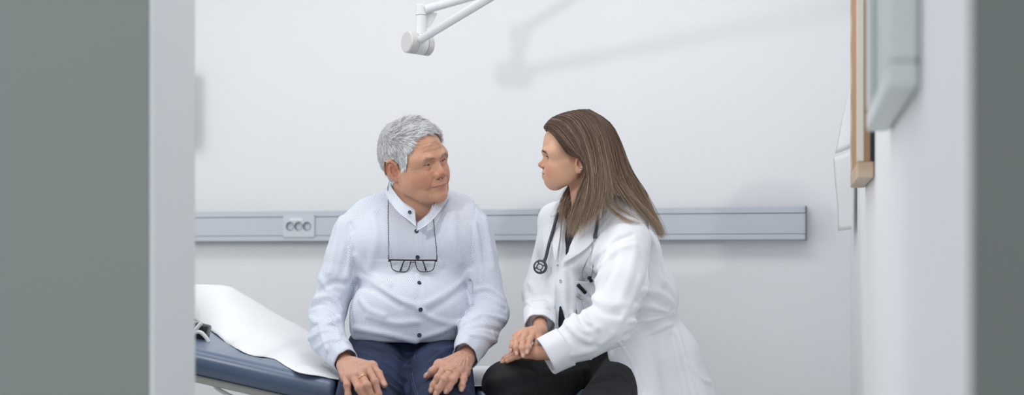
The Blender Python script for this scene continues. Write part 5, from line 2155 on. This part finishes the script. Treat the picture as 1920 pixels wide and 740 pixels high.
wbody = weld_body('body', [(BV2, BQ2, bc), pH, pT, pB], MAT['skin_woman'], wom)
for s in (-1, 1):
    exx, eyy = head_eye_points(WM)
    eyeball('eye', (s * exx, eyy, -0.5), WRm, WT, wbody, (0.0, -1, -0.10), (70, 66, 62))

# ---- brows and lashes
rgw = np.random.default_rng(5)
for s in (-1, 1):
    BR = brow_hairs(wv, [(s * 12, -98, 20), (s * 24, -95, 20), (s * 36, -89, 17), (s * 46, -80, 11.5)], 240, 5.0, rgw, 0.2, 1.5)
    V1, F1, C1 = tubes_mesh(BR @ WRm.T + WT, (np.array([0.30, 0.30, 0.25, 0.2, 0.1]) * 0.001)[None] * np.ones((len(BR), 1)), 3, np.array(srgb(84, 62, 50)) * (0.7 + 0.4 * rgw.random((len(BR), 1))))
    mesh_obj('eyebrow', V1, F1, MAT['hair'], wom, col=C1)
    LS = []
    for t in np.linspace(-1, 1, 34):
        x = s * exx + 12.0 * t
        z = 3.4 * math.sqrt(max(0, 1 - t * t)) - 0.6
        y = eyy - math.sqrt(max(1, 13.4 ** 2 - (12.0 * t) ** 2 - z * z)) - 0.2
        b0 = np.array([x, y, z])
        o = np.array([3.0 * t, -4.5, 0.0])
        LS.append([b0, b0 + o * 0.35 + [0, 0, -0.5], b0 + o * 0.7 + [0, 0, 0.1], b0 + o + [0, 0, 1.6]])
    LS = np.array(LS)
    V1, F1, C1 = tubes_mesh(LS @ WRm.T + WT, (np.array([0.30, 0.26, 0.2, 0.1]) * 0.001)[None] * np.ones((len(LS), 1)), 3, np.tile(np.array(srgb(28, 22, 20)), (len(LS), 1)))
    mesh_obj('eyelashes', V1, F1, MAT['hair'], wom, col=C1)

# ---- long hair
YC = 3.60
GN = [
    [(1021, 241, 3.575), (1036, 250, 3.540), (1052, 270, 3.524), (1066, 290, 3.520), (1082, 294, 3.516), (1097, 304, 3.512), (1099, 326, 3.513), (1090, 352, 3.512), (1076, 394, 3.515), (1064, 438, 3.520)],
    [(1022, 235, 3.590), (1042, 240, 3.545), (1062, 261, 3.518), (1078, 283, 3.508), (1092, 295, 3.505), (1103, 312, 3.502), (1104, 338, 3.502), (1095, 368, 3.504), (1083, 405, 3.508), (1072, 446, 3.512)],
    [(1034, 222, 3.600), (1058, 230, 3.540), (1080, 256, 3.508), (1093, 284, 3.498), (1101, 305, 3.495), (1106, 330, 3.493), (1105, 355, 3.494), (1100, 383, 3.497), (1094, 410, 3.500), (1086, 438, 3.505)],
    [(1054, 213, 3.600), (1080, 222, 3.540), (1101, 252, 3.505), (1111, 285, 3.494), (1116, 310, 3.490), (1119, 335, 3.488), (1118, 358, 3.489), (1114, 382, 3.492), (1108, 405, 3.496), (1102, 428, 3.500)],
    [(1074, 208, 3.600), (1102, 219, 3.545), (1121, 252, 3.510), (1130, 288, 3.498), (1134, 315, 3.494), (1136, 338, 3.492), (1136, 357, 3.494), (1133, 376, 3.492), (1130, 396, 3.488), (1128, 418, 3.485)],
    [(1090, 206, 3.600), (1120, 224, 3.555), (1138, 260, 3.525), (1147, 296, 3.512), (1153, 322, 3.508), (1162, 345, 3.508), (1176, 364, 3.510), (1194, 385, 3.515), (1214, 408, 3.525), (1232, 434, 3.540)],
    [(1100, 206, 3.600), (1133, 230, 3.575), (1152, 266, 3.558), (1163, 302, 3.548), (1172, 328, 3.545), (1184, 352, 3.545), (1197, 374, 3.546), (1212, 396, 3.550), (1228, 420, 3.560), (1240, 443, 3.570)],
    [(1105, 206, 3.602), (1139, 230, 3.602), (1159, 267, 3.602), (1172, 304, 3.602), (1184, 330, 3.602), (1199, 353, 3.602), (1211, 375, 3.602), (1221, 396, 3.602), (1232, 420, 3.602), (1243, 447, 3.602)]]
GF = []
for i, g_ in enumerate(GN[:-1]):
    far_ = [(x, y, 2 * YC - Y) for x, y, Y in g_]
    if i < 3:                                           # the far lock falls in front of the far shoulder
        e_ = [(1094, 308), (1086, 330), (1066, 356), (1052, 388), (1038 + 7 * i, 424)]
        dz_ = [3.685, 3.685] + [min(3.70, float(q[1]) - 0.014) for q in base0.pixf([(x + 5 * i, y) for x, y in e_[2:]])]
        far_ = far_[:5] + [(x + 5 * i, y, dz_[k]) for k, (x, y) in enumerate(e_)]
    GF.append(far_)
GA = np.array([[P(*q) for q in g_] for g_ in GN + GF[::-1]])       # near front -> back -> far front
nG = len(GA)
def guide(u):
    """interpolated guide at u in 0..nG-1 (vector)"""
    i = np.clip(np.floor(u).astype(int), 0, nG - 2)
    t = (u - i)[:, None, None]
    a = GA[np.clip(i - 1, 0, nG - 1)]
    b, c = GA[i], GA[i + 1]
    d = GA[np.clip(i + 2, 0, nG - 1)]
    return 0.5 * (2 * b + (c - a) * t + (2 * a - 5 * b + 4 * c - d) * t * t + (3 * b - a - 3 * c + d) * t ** 3)
nS = 9500
u = np.r_[rgw.random(int(nS * 0.66)) * 7.0, 7.0 + rgw.random(nS - int(nS * 0.66)) * (nG - 8)]
u = np.clip(u, 0, nG - 1.001)
K = guide(u)
S = np.stack([resample(catmull(k, 3), 20) for k in K])
ss = np.linspace(0, 1, 20)
cen = np.stack([np.interp(ss, [0, .3, .6, 1], [P(1085, 270, YC)[0], P(1085, 270, YC)[0], P(1110, 340, YC)[0], P(1130, 420, YC)[0]]), np.full(20, YC), np.interp(ss, [0, .3, .6, 1], [P(0, 275, YC)[2], P(0, 285, YC)[2], P(0, 345, YC)[2], P(0, 430, YC)[2]])], 1)
out = S - cen[None]
out /= np.linalg.norm(out, axis=2, keepdims=True)
lay = rgw.random(nS)
ub = np.round(u * 16) / 16
cl1 = np.sin(ub * 37.0 + 3)[:, None] * ss[None] ** 1.2
S = S + out * ((lay[:, None] * 0.011 - 0.004) * np.minimum(1, ss * 5)[None])[:, :, None]
# strands gather into locks towards the ends
lk = np.round((u + 0.04 * np.sin(u * 41)) * 7).astype(int) * 2 + (lay > 0.5)
nl_ = lk.max() + 1
cnt = np.bincount(lk, minlength=nl_)[:, None, None]
cm = np.stack([np.stack([np.bincount(lk, S[:, j, k], nl_) for k in range(3)], 1) for j in range(20)], 1) / np.maximum(cnt, 1)
wl = (0.72 * np.clip((ss - 0.25) / 0.75, 0, 1) ** 1.1)[None, :, None] * (0.5 + 0.5 * rgw.random((nS, 1, 1)))
S = S * (1 - wl) + cm[lk] * wl
wv_ = np.stack([fbm(np.stack([u * 3.0, 0 * u, ss[j] * 2 + 0 * u], 1), 1.0, 71) for j in range(20)], 1)
wy = np.stack([fbm(np.stack([u * 9.0, 0 * u, ss[j] * 1.6 + 0 * u], 1), 1.0, 72) for j in range(20)], 1)
amp = (0.0015 + 0.010 * ss ** 2)[None]
S[:, :, 0] += amp * wv_ * 0.7 + amp * wy * 0.5
S[:, :, 1] += amp * wy * 0.35
S += rgw.normal(size=(nS, 1, 3)) * (0.0008 + 0.0050 * ss ** 2.2)[None, :, None]
# thinning ends of unequal length
gap = np.exp(-((u - 4.5) / 0.28) ** 2)
cutl = 1.0 - 0.30 * gap * (rgw.random(nS) > 0.12) - 0.32 * rgw.random(nS) ** 2 - 0.12 * (np.sin(ub * 53) > 0.3) * rgw.random(nS)
S = np.stack([np.stack([np.interp(ss * c_, ss, S[i, :, k]) for k in range(3)], 1) for i, c_ in enumerate(cutl)])
dk, md, lt = (np.array(srgb(*c)) for c in ((70, 54, 46), (124, 99, 83), (212, 188, 162)))
tone = 0.5 + 0.5 * np.sin(ub * 29 + 1.0) * 0.6 + 0.32 * rgw.normal(size=nS)
tn = np.clip(tone[:, None] * 0.55 + 0.70 * ss[None] ** 1.2 - 0.16, 0, 1)[..., None]
cs = np.where(tn < 0.5, dk + (md - dk) * (tn * 2), md + (lt - md) * (tn * 2 - 1))
rad = (np.interp(ss, [0, .1, .65, 1], [0.40, 0.50, 0.44, 0.06]) * 0.001)[None] * (0.7 + 0.6 * rgw.random((nS, 1)))
# a few wisps slide over the near shoulder
wa = GN[4][:7] + [(1139, 384), (1160, 405), (1185, 417), (1208, 419)]
wb = GN[4][:6] + [(1141, 372), (1160, 387), (1184, 401), (1206, 417)]
def onto(g_):
    fl = [q for q in g_ if len(q) == 2]
    ys = base.pixf([(a, b) for a, b in fl])[:, 1] - 0.006
    ys = np.minimum(ys, np.linspace(3.492, 3.47 + 0.03, len(ys)))
    return np.array([P(*q) for q in g_ if len(q) == 3] + [P(a, b, y) for (a, b), y in zip(fl, ys)])
WA_, WB_ = resample(catmull(onto(wa), 4), 20), resample(catmull(onto(wb), 4), 20)
nW = 240
tw = rgw.random(nW)
tw = np.where(tw < 0.6, 0.06 * rgw.normal(size=nW), tw)
SW = WA_[None] * (1 - tw[:, None, None]) + WB_[None] * tw[:, None, None]
SW = SW + np.array([0, -1.0, 0.3]) * (rgw.random((nW, 1, 1)) * 0.004) + rgw.normal(size=(nW, 1, 3)) * (0.0006 + 0.0022 * ss ** 2)[None, :, None]
cw = 1.0 - 0.35 * rgw.random(nW) ** 1.5
SW = np.stack([np.stack([np.interp(ss * c_, ss, SW[i, :, k]) for k in range(3)], 1) for i, c_ in enumerate(cw)])
S = np.concatenate([S, SW])
rad = np.concatenate([rad, np.repeat(rad[:1], nW, 0)])
cs = np.concatenate([cs, cs[rgw.integers(0, nS, nW)]])
V1, F1, C1 = tubes_mesh(S, rad, 3, cs)
# body of the hair beneath the strands
HB = Vol([P(1005, 0, 3.5)[0], 3.45, P(0, 460, 3.6)[2]], [P(1260, 0, 3.7)[0], 3.78, P(0, 195, 3.6)[2]], 0.0026)
gg = guide(np.linspace(0, nG - 1.001, 30))
for j, k in enumerate(gg):
    k2 = resample(catmull(k, 3), 12)
    o2 = k2 - np.stack([np.interp(np.linspace(0, 1, 12), ss, cen[:, q]) for q in range(3)], 1)
    o2 /= np.linalg.norm(o2, axis=1, keepdims=True)
    uj = j * (nG - 1.001) / 29
    if uj < 0.7:
        continue
    cutn = 6 if 4.05 < uj < 4.95 else 9
    HB.add(chain((k2 - o2 * 0.010)[:cutn], np.interp(np.linspace(0, 1, 12), [0, .15, .6, 1], [0.006, 0.0095, 0.010, 0.003])[:cutn]), 0.006)
V2, Q2 = biggest(*nets(HB))
V2 = smooth(V2, Q2, 2)
c2 = np.tile(dk * 0.9, (len(V2), 1)) * (1 + 0.25 * np.sin(fbm(V2, 60, 3) * 9)[:, None])
mesh_obj('hair', np.vstack([V2, V1]), np.vstack([Q2, F1 + len(V2)]), MAT['hair'], wom, col=np.vstack([c2, C1]))
# ear studs
for dx, dz in ((0.0, 0.0), (-3.0, 1.2), (3.0, 2.0)):
    c = toW(wv.snap((95, 0 - dx * 0.9, -43 + dz), 0.6, 20)[0])
    V, Fc = ring_mesh(c, (1, 0.2, 0), 0.0030, 0.0011, 1.0, 24, 8)
    mesh_obj('earring', V, Fc, MAT['silver'], wom)
# ================================================================== stethoscope round her neck
st = thing('stethoscope', 'dark grey stethoscope hanging round the neck of the white coat', 'stethoscope', P(1080, 480, 3.6))
def over(pix, off):
    return base0.pixf(pix, off)
rt = over([(1116, 441), (1119, 425), (1120, 408)], 0.016)
lt_ = over([(1046, 402), (1038, 428), (1030, 455), (1024, 480)], 0.014)
tube = np.vstack([rt, [P(1124, 388, 3.60), P(1121, 374, 3.68), P(1106, 366, 3.745), P(1085, 366, 3.775), P(1062, 378, 3.765)], lt_, [P(1020, 490, lt_[-1][1] - 0.002)]])
tube = catmull(tube, 8)
MB().tube(tube, 0.0048, 14).build('tube', MAT['grey_tube'], st, True)
yj = rt[0][1]
MB().tube([rt[0] + [0, 0, 0.004], P(1115.5, 446, yj)], 0.0056, 14).build('tube_joint', MAT['grey_tube'], st, True, 40)
e1 = catmull(over([(1116.5, 444), (1115, 470), (1112, 500), (1108.5, 524)], 0.010), 8)
e2 = catmull(over([(1114.5, 444), (1108, 470), (1099, 492), (1091.5, 508), (1092, 520), (1097, 525), (1103, 522)], 0.011), 8)
for e in (e1, e2):
    t = MB().tube(e, 0.0020, 10).build('ear_tube', MAT['silver'], st, True)
    d = unit(e[-1] - e[-4])
    MB().lathe([(0, -0.001), (0.0032, 0), (0.0052, 0.0035), (0.0056, 0.007), (0.0035, 0.0105), (0, 0.0115)], e[-1] - d * 0.001, d, 20).build('ear_tip', MAT['black'], t, True)
cc_ = P(1013, 500, lt_[-1][1] - 0.012)
nrm = unit(np.array([-0.22, -0.97, 0.04]))
cp = MB().lathe([(0, 0.006), (0.0165, 0.006), (0.0172, 0.004), (0.0200, 0.003), (0.0205, 0.0), (0.0200, -0.004), (0.012, -0.006), (0, -0.007)], cc_, nrm, 40).build('chest_piece', MAT['grey_tube'], st, True, 40)
MB().lathe([(0, 0.0062), (0.0062, 0.0066), (0.0066, 0.0074), (0.0, 0.0078)], cc_, nrm, 32).build('diaphragm_centre', MAT['silver'], cp, True, 40)
u_ = unit(np.cross(nrm, UP))
v_ = np.cross(nrm, u_)
for k in range(4):
    V, Fc = [], []
    a0, a1 = k * math.pi / 2 + 0.50, k * math.pi / 2 + math.pi / 2 + 0.10
    for a in np.linspace(a0, a1, 12):
        for r_, h_ in ((0.0098, 0.0058), (0.0098, 0.0072), (0.0142, 0.0072), (0.0142, 0.0058)):
            V.append(cc_ + nrm * h_ + r_ * (math.cos(a) * u_ + math.sin(a) * v_))
    for i in range(11):
        for j in range(4):
            Fc.append((i * 4 + j, i * 4 + (j + 1) % 4, i * 4 + 4 + (j + 1) % 4, i * 4 + 4 + j))
    Fc += [(3, 2, 1, 0), (44, 45, 46, 47)]
    mesh_obj('dial_segment', V, Fc, MAT['silver'], cp, smooth_=False)

# pen and key clip in the breast pocket
pp = over([(1083, 533), (1098, 549)], 0.0085)
d = unit(pp[1] - pp[0])
pen = thing('pen', 'black pen cap sticking out of the breast pocket of the coat', 'pen', pp[0])
MB().tube([pp[0], pp[0] + d * 0.0015, pp[1]], [0.0035, 0.0052, 0.0052], 16).build('barrel', MAT['black'], pen, True, 40)
MB().tube([pp[0] + d * 0.001 + [0, -0.006, 0.002], pp[1] + [0, -0.0075, 0.002]], 0.0014, 8).build('clip', MAT['black'], pen, True)
kc = thing('key_clip', 'small silver metal clip hooked on the breast pocket below the black pen', 'clip', over([(1086, 556)], 0.01)[0])
kp = over([(1081, 551), (1093, 561), (1091, 566), (1095, 580)], 0.0115)
d = unit(kp[1] - kp[0])
s_ = unit(np.cross(d, [0, 1.0, 0]))
Mk = np.stack([d, np.array([0, 1.0, 0]), np.cross(d, [0, 1.0, 0])], 1)
b = MB()
b.box((kp[0] + kp[1]) / 2, [0.021, 0.004, 0.011], Mk, 0.0015)
b.build('clip_plate', MAT['silver'], kc, True, 40)
MB().lathe([(0, 0.0), (0.0026, 0.0), (0.0026, 0.0012), (0, 0.0016)], (kp[0] + kp[1]) / 2 + [0, -0.002, 0], (0, -1, 0), 20).build('rivet', MAT['steel'], kc, True, 40)
ch = resample(np.array([kp[1], kp[2], kp[3]]), 10)
b = MB()
for i in range(9):
    b.lathe([(0, -0.0013), (0.0012, -0.0006), (0.0012, 0.0006), (0, 0.0013)], ch[i], unit(ch[i + 1] - ch[i]), 10)
b.tube(ch, 0.0005, 6)
b.build('chain', MAT['silver'], kc, True)

# ================================================================== spectacles on a cord round his neck
gc = SV.pix([(774, 500)], 0.0)[0]
GY = gc[1] - 0.012
gt = thing('eyeglasses', 'black framed eyeglasses hanging on a dark cord against the patterned shirt', 'glasses', P(774, 497, GY))
def gp(x, y, dy=0.0):
    return P(x, y, GY + dy)
rimL = [(732, 488), (733.5, 497), (736, 504), (743, 508), (752, 509.3), (761, 508.6), (766, 504), (769, 495), (770.5, 488.5)]
rimR = [(778.5, 488.5), (779.5, 495), (782, 503), (787, 508.2), (797, 509.3), (806, 508.3), (812, 504.5), (814.5, 497), (816, 489)]
fr = MB()
for rm in (rimL, rimR):
    fr.tube(catmull([gp(*q) for q in rm], 6), 0.0012, 8)
fr.tube([gp(768.5, 492.5), gp(772, 491), gp(777, 491), gp(780.5, 492.5)], 0.0012, 8)
fr.tube([gp(729, 486.5), gp(731, 486.8), gp(774, 487.6), gp(817, 487.6), gp(819.5, 487.2)], 0.0023, 8)
for x in (730, 818):
    fr.box(gp(x, 488.5, 0.003), [0.006, 0.008, 0.0052], None, 0.0012)
fr.build('frame', MAT['blackframe'], gt, True, 60)
for rm in (rimL, rimR):
    pts = catmull([gp(*q) for q in rm], 4)
    n_ = len(pts)
    V = np.vstack([pts + [0, -0.0004, 0], pts + [0, 0.0004, 0]])
    Fc = [tuple(range(n_)), tuple(range(2 * n_ - 1, n_ - 1, -1))] + [(i, n_ + i, n_ + (i + 1) % n_, (i + 1) % n_) for i in range(n_)]
    mesh_obj('lens', V, Fc, MAT['glass'], gt, smooth_=False)
for a in ([(730, 488, .004), (742, 487.5, .0085), (790, 488.3, .0090), (793, 490, .0088), (796, 498, .0082), (799, 507.5, .0080)], [(818, 488.5, .004), (806, 488, .0072), (764, 487.6, .0068), (758, 489, .0068), (754, 498, .0068), (750.5, 507.5, .0070)]):
    p = catmull([gp(*q) for q in a], 6)
    r_ = np.interp(np.arange(len(p)), [0, len(p) * 0.55, len(p)], [0.0012, 0.0014, 0.0024])
    MB().tube(p, r_, 8).build('temple', MAT['blackframe'], gt, True)
def sx(pix, off=0.0035):
    return SV.pixf(pix, off)
lft = sx([(729, 478), (728.5, 455), (728, 425), (727.5, 398), (728, 378)])
rgt = sx([(811.5, 398), (813, 415), (815.5, 440), (818, 462), (819, 478)])
lft[0] = P(729, 478, min(lft[0][1], GY + 0.002))
rgt[-1] = P(819, 478, min(rgt[-1][1], GY + 0.002))
cd = np.vstack([[gp(728.5, 486)], lft, [P(727.5, 362, 3.635), P(728, 348, 3.665), P(737, 333, 3.755), P(770, 327, 3.802), P(800, 329, 3.797), P(826, 337, 3.757), P(833, 351, 3.69), P(825, 365, 3.632), P(814.5, 380, 3.588)], rgt, [gp(819.5, 486)]])
MB().tube(catmull(cd, 6), 0.00085, 6).build('cord', MAT['cord'], gt, True)
for x, y in ((728.6, 482), (819.2, 482)):
    MB().tube([P(x, y - 4, GY + 0.001), P(x, y + 4, GY)], 0.0014, 8).build('cord_loop', MAT['black'], gt, True)

# ================================================================== examination couch
SZ, XP, INC = 0.650, -0.365, math.atan(0.226)
Y0c, Y1c, X1c = 3.36, 4.05, 0.37
LB_ = 0.62                                               # length of the raised back section
vin = Mat('blue vinyl', srgb(72, 92, 120), 0.38)
co = vin.coord()
vin.color(vin.mix(vin.noise(co, 5, 4), srgb(70, 88, 112), srgb(94, 116, 146)))
vin.bump(vin.noise(co, 260, 3), 0.22, 0.0008)
vin.b.inputs['Coat Weight'].default_value = 0.5
vin.b.inputs['Coat Roughness'].default_value = 0.3
MAT['vinyl'] = vin.m
cz_ = thing('examination_couch', 'blue vinyl examination couch with raised back under the two seated people', 'couch', [0.0, 3.75, 0.0])
Mi = roty(INC)                                            # x axis tilts: towards -x it rises
def cushion_vol():
    v = Vol([XP - LB_ - 0.06, Y0c - 0.03, SZ - 0.14], [X1c + 0.04, Y1c + 0.03, SZ + 0.25], 0.006)
    return v
CU = cushion_vol()
CU.add(box([(XP + X1c) / 2, (Y0c + Y1c) / 2, SZ - 0.04], [(X1c - XP) / 2, (Y1c - Y0c) / 2, 0.04], None, 0.030))
CU.sub(box([0.32, 3.36, SZ], [0.36, 0.20, 0.3], rotz(0.30), 0.02), 0.02)
bk_c = np.array([XP, (Y0c + Y1c) / 2, SZ]) + Mi @ np.array([-LB_ / 2, 0, -0.034])
BKv = Vol([XP - LB_ - 0.06, Y0c - 0.03, SZ - 0.14], [XP + 0.10, Y1c + 0.03, SZ + 0.25], 0.004)
BKv.add(box(bk_c, [LB_ / 2, (Y1c - Y0c) / 2, 0.034], Mi, 0.032))
for vol in (CU, BKv):
    for hp, kn in ((hipR, kneeR), (hipL, kneeL)):
        vol.sub(cone(hp, 0.103, kn, 0.088), 0.02)
    vol.sub(ell(P(768, 655, 3.71), (0.183, 0.155, 0.110)), 0.02)
    for hp, kn in ((hpF, kneeF), (hpN, kneeN)):
        vol.sub(cone(hp, 0.094, kn, 0.072), 0.02)
    vol.sub(ell(P(1196, 672, 3.74), (0.145, 0.16, 0.115)), 0.02)
for vol, nm in ((CU, 'seat_cushion'), (BKv, 'back_cushion')):
    V, Q = biggest(*nets(vol))
    mesh_obj(nm, smooth(V, Q, 3), Q, MAT['vinyl'], cz_)
def bk(a, y, z):
    """point of the raised back section: a metres from the hinge, depth y, z below its top"""
    return np.array([XP, 0, SZ]) + Mi @ np.array([-a, 0, z]) + np.array([0, y, 0])
def bar(b, a0, a1, y, z, sy, sz):
    p, q = bk(a0, y, z), bk(a1, y, z)
    return b.box((p + q) / 2, [abs(a1 - a0), sy, sz], Mi, 0.003)
b = MB()
for y in (Y0c + 0.045, Y1c - 0.045):
    bar(b, 0.0, LB_ - 0.01, y, -0.078, 0.045, 0.020)
for a in (0.05, LB_ - 0.05):
    p = bk(a, (Y0c + Y1c) / 2, -0.078)
    b.box(p, [0.04, Y1c - Y0c - 0.10, 0.016], Mi, 0.003)
b.build('back_frame', MAT['steel'], cz_)
b = MB()
for y, xr in ((Y0c + 0.08, -0.06), (Y1c - 0.06, X1c)):
    b.box([(XP + xr) / 2, y, SZ - 0.095], [xr - XP - 0.04, 0.04, 0.026], None, 0.003)
for x in (XP + 0.05, X1c - 0.05):
    b.box([x, (Y0c + Y1c) / 2 + 0.08, SZ - 0.095], [0.04, Y1c - Y0c - 0.30, 0.024], None, 0.003)
b.build('seat_frame', MAT['steel'], cz_)
for x in (XP + 0.06, X1c - 0.07):
    for y in (Y0c + 0.22, Y1c - 0.08):
        MB().tube([[x, y, SZ - 0.10], [x, y, 0.02], [x, y, 0.0]], [0.018, 0.018, 0.024], 20).build('leg', MAT['steel'], cz_, True, 40)
# handle loop and bracket under the raised back
dY = -0.09
h0, h1, h2, h3 = P(437, 713, 3.505 + dY), P(402, 716, 3.49 + dY), P(400, 724, 3.488 + dY), P(452, 752, 3.50 + dY)
MB().tube(catmull([h0, P(420, 713, 3.50 + dY), P(406, 715, 3.492 + dY), h1 + [-.003, 0, -.004], P(402, 722, 3.488 + dY), P(412, 731, 3.488 + dY), h3, P(500, 780, 3.52 + dY)], 8), 0.0052, 12).build('handle', MAT['white_metal'], cz_, True)
br = MB()
c = P(462, 728, 3.40)
br.box(c, [0.030, 0.02, 0.014], Mi, 0.002)
br.lathe([(0, -0.012), (0.0065, -0.012), (0.0065, 0.012), (0, 0.012)], P(450, 725, 3.398), (0, 1, 0), 20)
br.build('bracket', MAT['steel'], cz_, True, 40)
MB().tube([P(478, 731, 3.41), P(545, 752, 3.43)], 0.009, 12).build('gas_spring', MAT['black'], cz_, True, 40)
# head mechanism: black housing and pale clamp at the raised end
b = MB()
b.box(P(374, 626, 3.63), [0.050, 0.05, 0.060], Mi, 0.006)
b.build('housing', MAT['black'], cz_, True, 40)
for pts, r_ in (([(355, 634), (370, 614), (377, 606)], 0.0055), ([(355, 626), (374, 622), (386, 632), (391, 641)], 0.0058), ([(352, 648), (372, 644), (390, 643)], 0.0040)):
    MB().tube(catmull([P(x, y, 3.585) for x, y in pts], 6), r_, 12).build('clamp', MAT['white_metal'], cz_, True, 40)
# paper cover: lies on the seat, rises over the propped head end
def on_back(px, py):
    """where the ray of a photo pixel meets the top of the raised back section"""
    k = (px - 960) / FPX
    m_ = (py - HOR) / FPX
    t = math.tan(INC)
    Y = (1.0 - SZ - XP * t - 0.003) / (m_ - k * t)
    return P(px, py, Y)
near = [P(330, 585, 3.98)] + [on_back(*q) for q in ((372, 604), (400, 622), (425, 641), (440, 650), (455, 659), (470, 664), (485, 667.5), (500, 668.5), (516, 672), (530, 681), (545, 690), (560, 697), (585, 702), (606, 705), (630, 710))]
far = [P(330, 532, 4.05), P(372, 529.5, 4.05), P(410, 529.5, 4.05), P(434, 533, 4.05), P(450, 542, 4.05), P(490, 566, 4.05), P(530, 589, 4.05), P(570, 612, 4.05), P(610, 634, 4.05), P(650, 656, 4.05), P(692, 679, 4.05)]
near += [np.array([x, 3.42, SZ + 0.004]) for x in (-0.33, -0.2, -0.1, -0.04, -0.01)]
far += [np.array([x, 4.045, SZ + 0.004]) for x in (-0.34, -0.2, -0.1, -0.04, -0.01)]
n_, rw_n = 90, 24
A = resample(catmull(near, 8), n_)
B = resample(catmull(far, 8), n_)
vv = np.linspace(0, 1, rw_n)
G = A[:, None] + (B - A)[:, None] * vv[None, :, None]
xs_ = G[:, :, 0]
up_ = np.clip((-0.40 - xs_) / 0.25, 0, 1)
G[:, :, 2] += up_ * 0.018 * np.sin(vv[None] * math.pi)
G[:, :, 2] += 0.0022 * fbm(G.reshape(-1, 3), 9, 41).reshape(n_, rw_n) * up_ + 0.0008 * fbm(G.reshape(-1, 3), 30, 42).reshape(n_, rw_n)
G[:, -3:, 2] -= (np.array([0.000, 0.003, 0.012])[None] * up_[:, -3:])
def shell(G, th):
    n, m, _ = G.shape
    du, dv = np.gradient(G, axis=0), np.gradient(G, axis=1)
    nr = np.cross(du, dv)
    nr /= np.linalg.norm(nr, axis=2, keepdims=True) + 1e-9
    nr *= np.sign(nr[:, :, 2:3].mean())
    q = n * m
    V = np.concatenate([G.reshape(-1, 3), (G - nr * th).reshape(-1, 3)])
    Fc = []
    for i in range(n - 1):
        for j in range(m - 1):
            a = i * m + j
            Fc.append((a, a + m, a + m + 1, a + 1))
            Fc.append((q + a, q + a + 1, q + a + m + 1, q + a + m))
    rim = [i * m for i in range(n)] + [(n - 1) * m + j for j in range(1, m)] + [i * m + m - 1 for i in range(n - 2, -1, -1)] + [j for j in range(m - 2, 0, -1)]
    for a, c in zip(rim, rim[1:] + rim[:1]):
        Fc.append((a, q + a, q + c, c))
    return V, Fc
V, Fc = shell(G, 0.0012)
# the sheet sinks with the cushion under the sitters
V = np.array(V)
pap = mesh_obj('paper_cover', V, Fc, MAT['paper'])
tag(pap, 'white paper sheet draped over the raised back of the blue couch', 'paper sheet')
# wedge pillow that props the paper
k_ = int(n_ * 0.60)
Gw = G[:k_, 2:-2].copy()
Gw[:, :, 2] -= 0.004
thw = np.clip((Gw[:, :, 2] - (SZ + np.clip(XP - Gw[:, :, 0], 0, None) * 0.226) - 0.004), 0.004, 0.20)
lowr = Gw.copy()
lowr[:, :, 2] -= thw
n, m2 = Gw.shape[:2]
q = n * m2
V = np.concatenate([Gw.reshape(-1, 3), lowr.reshape(-1, 3)])
Fc = []
for i in range(n - 1):
    for j in range(m2 - 1):
        a = i * m2 + j
        Fc.append((a, a + m2, a + m2 + 1, a + 1))
        Fc.append((q + a, q + a + 1, q + a + m2 + 1, q + a + m2))
rim = [i * m2 for i in range(n)] + [(n - 1) * m2 + j for j in range(1, m2)] + [i * m2 + m2 - 1 for i in range(n - 2, -1, -1)] + [j for j in range(m2 - 2, 0, -1)]
for a, c in zip(rim, rim[1:] + rim[:1]):
    Fc.append((a, q + a, q + c, c))
mesh_obj('head_wedge', V, Fc, MAT['vinyl'], cz_)
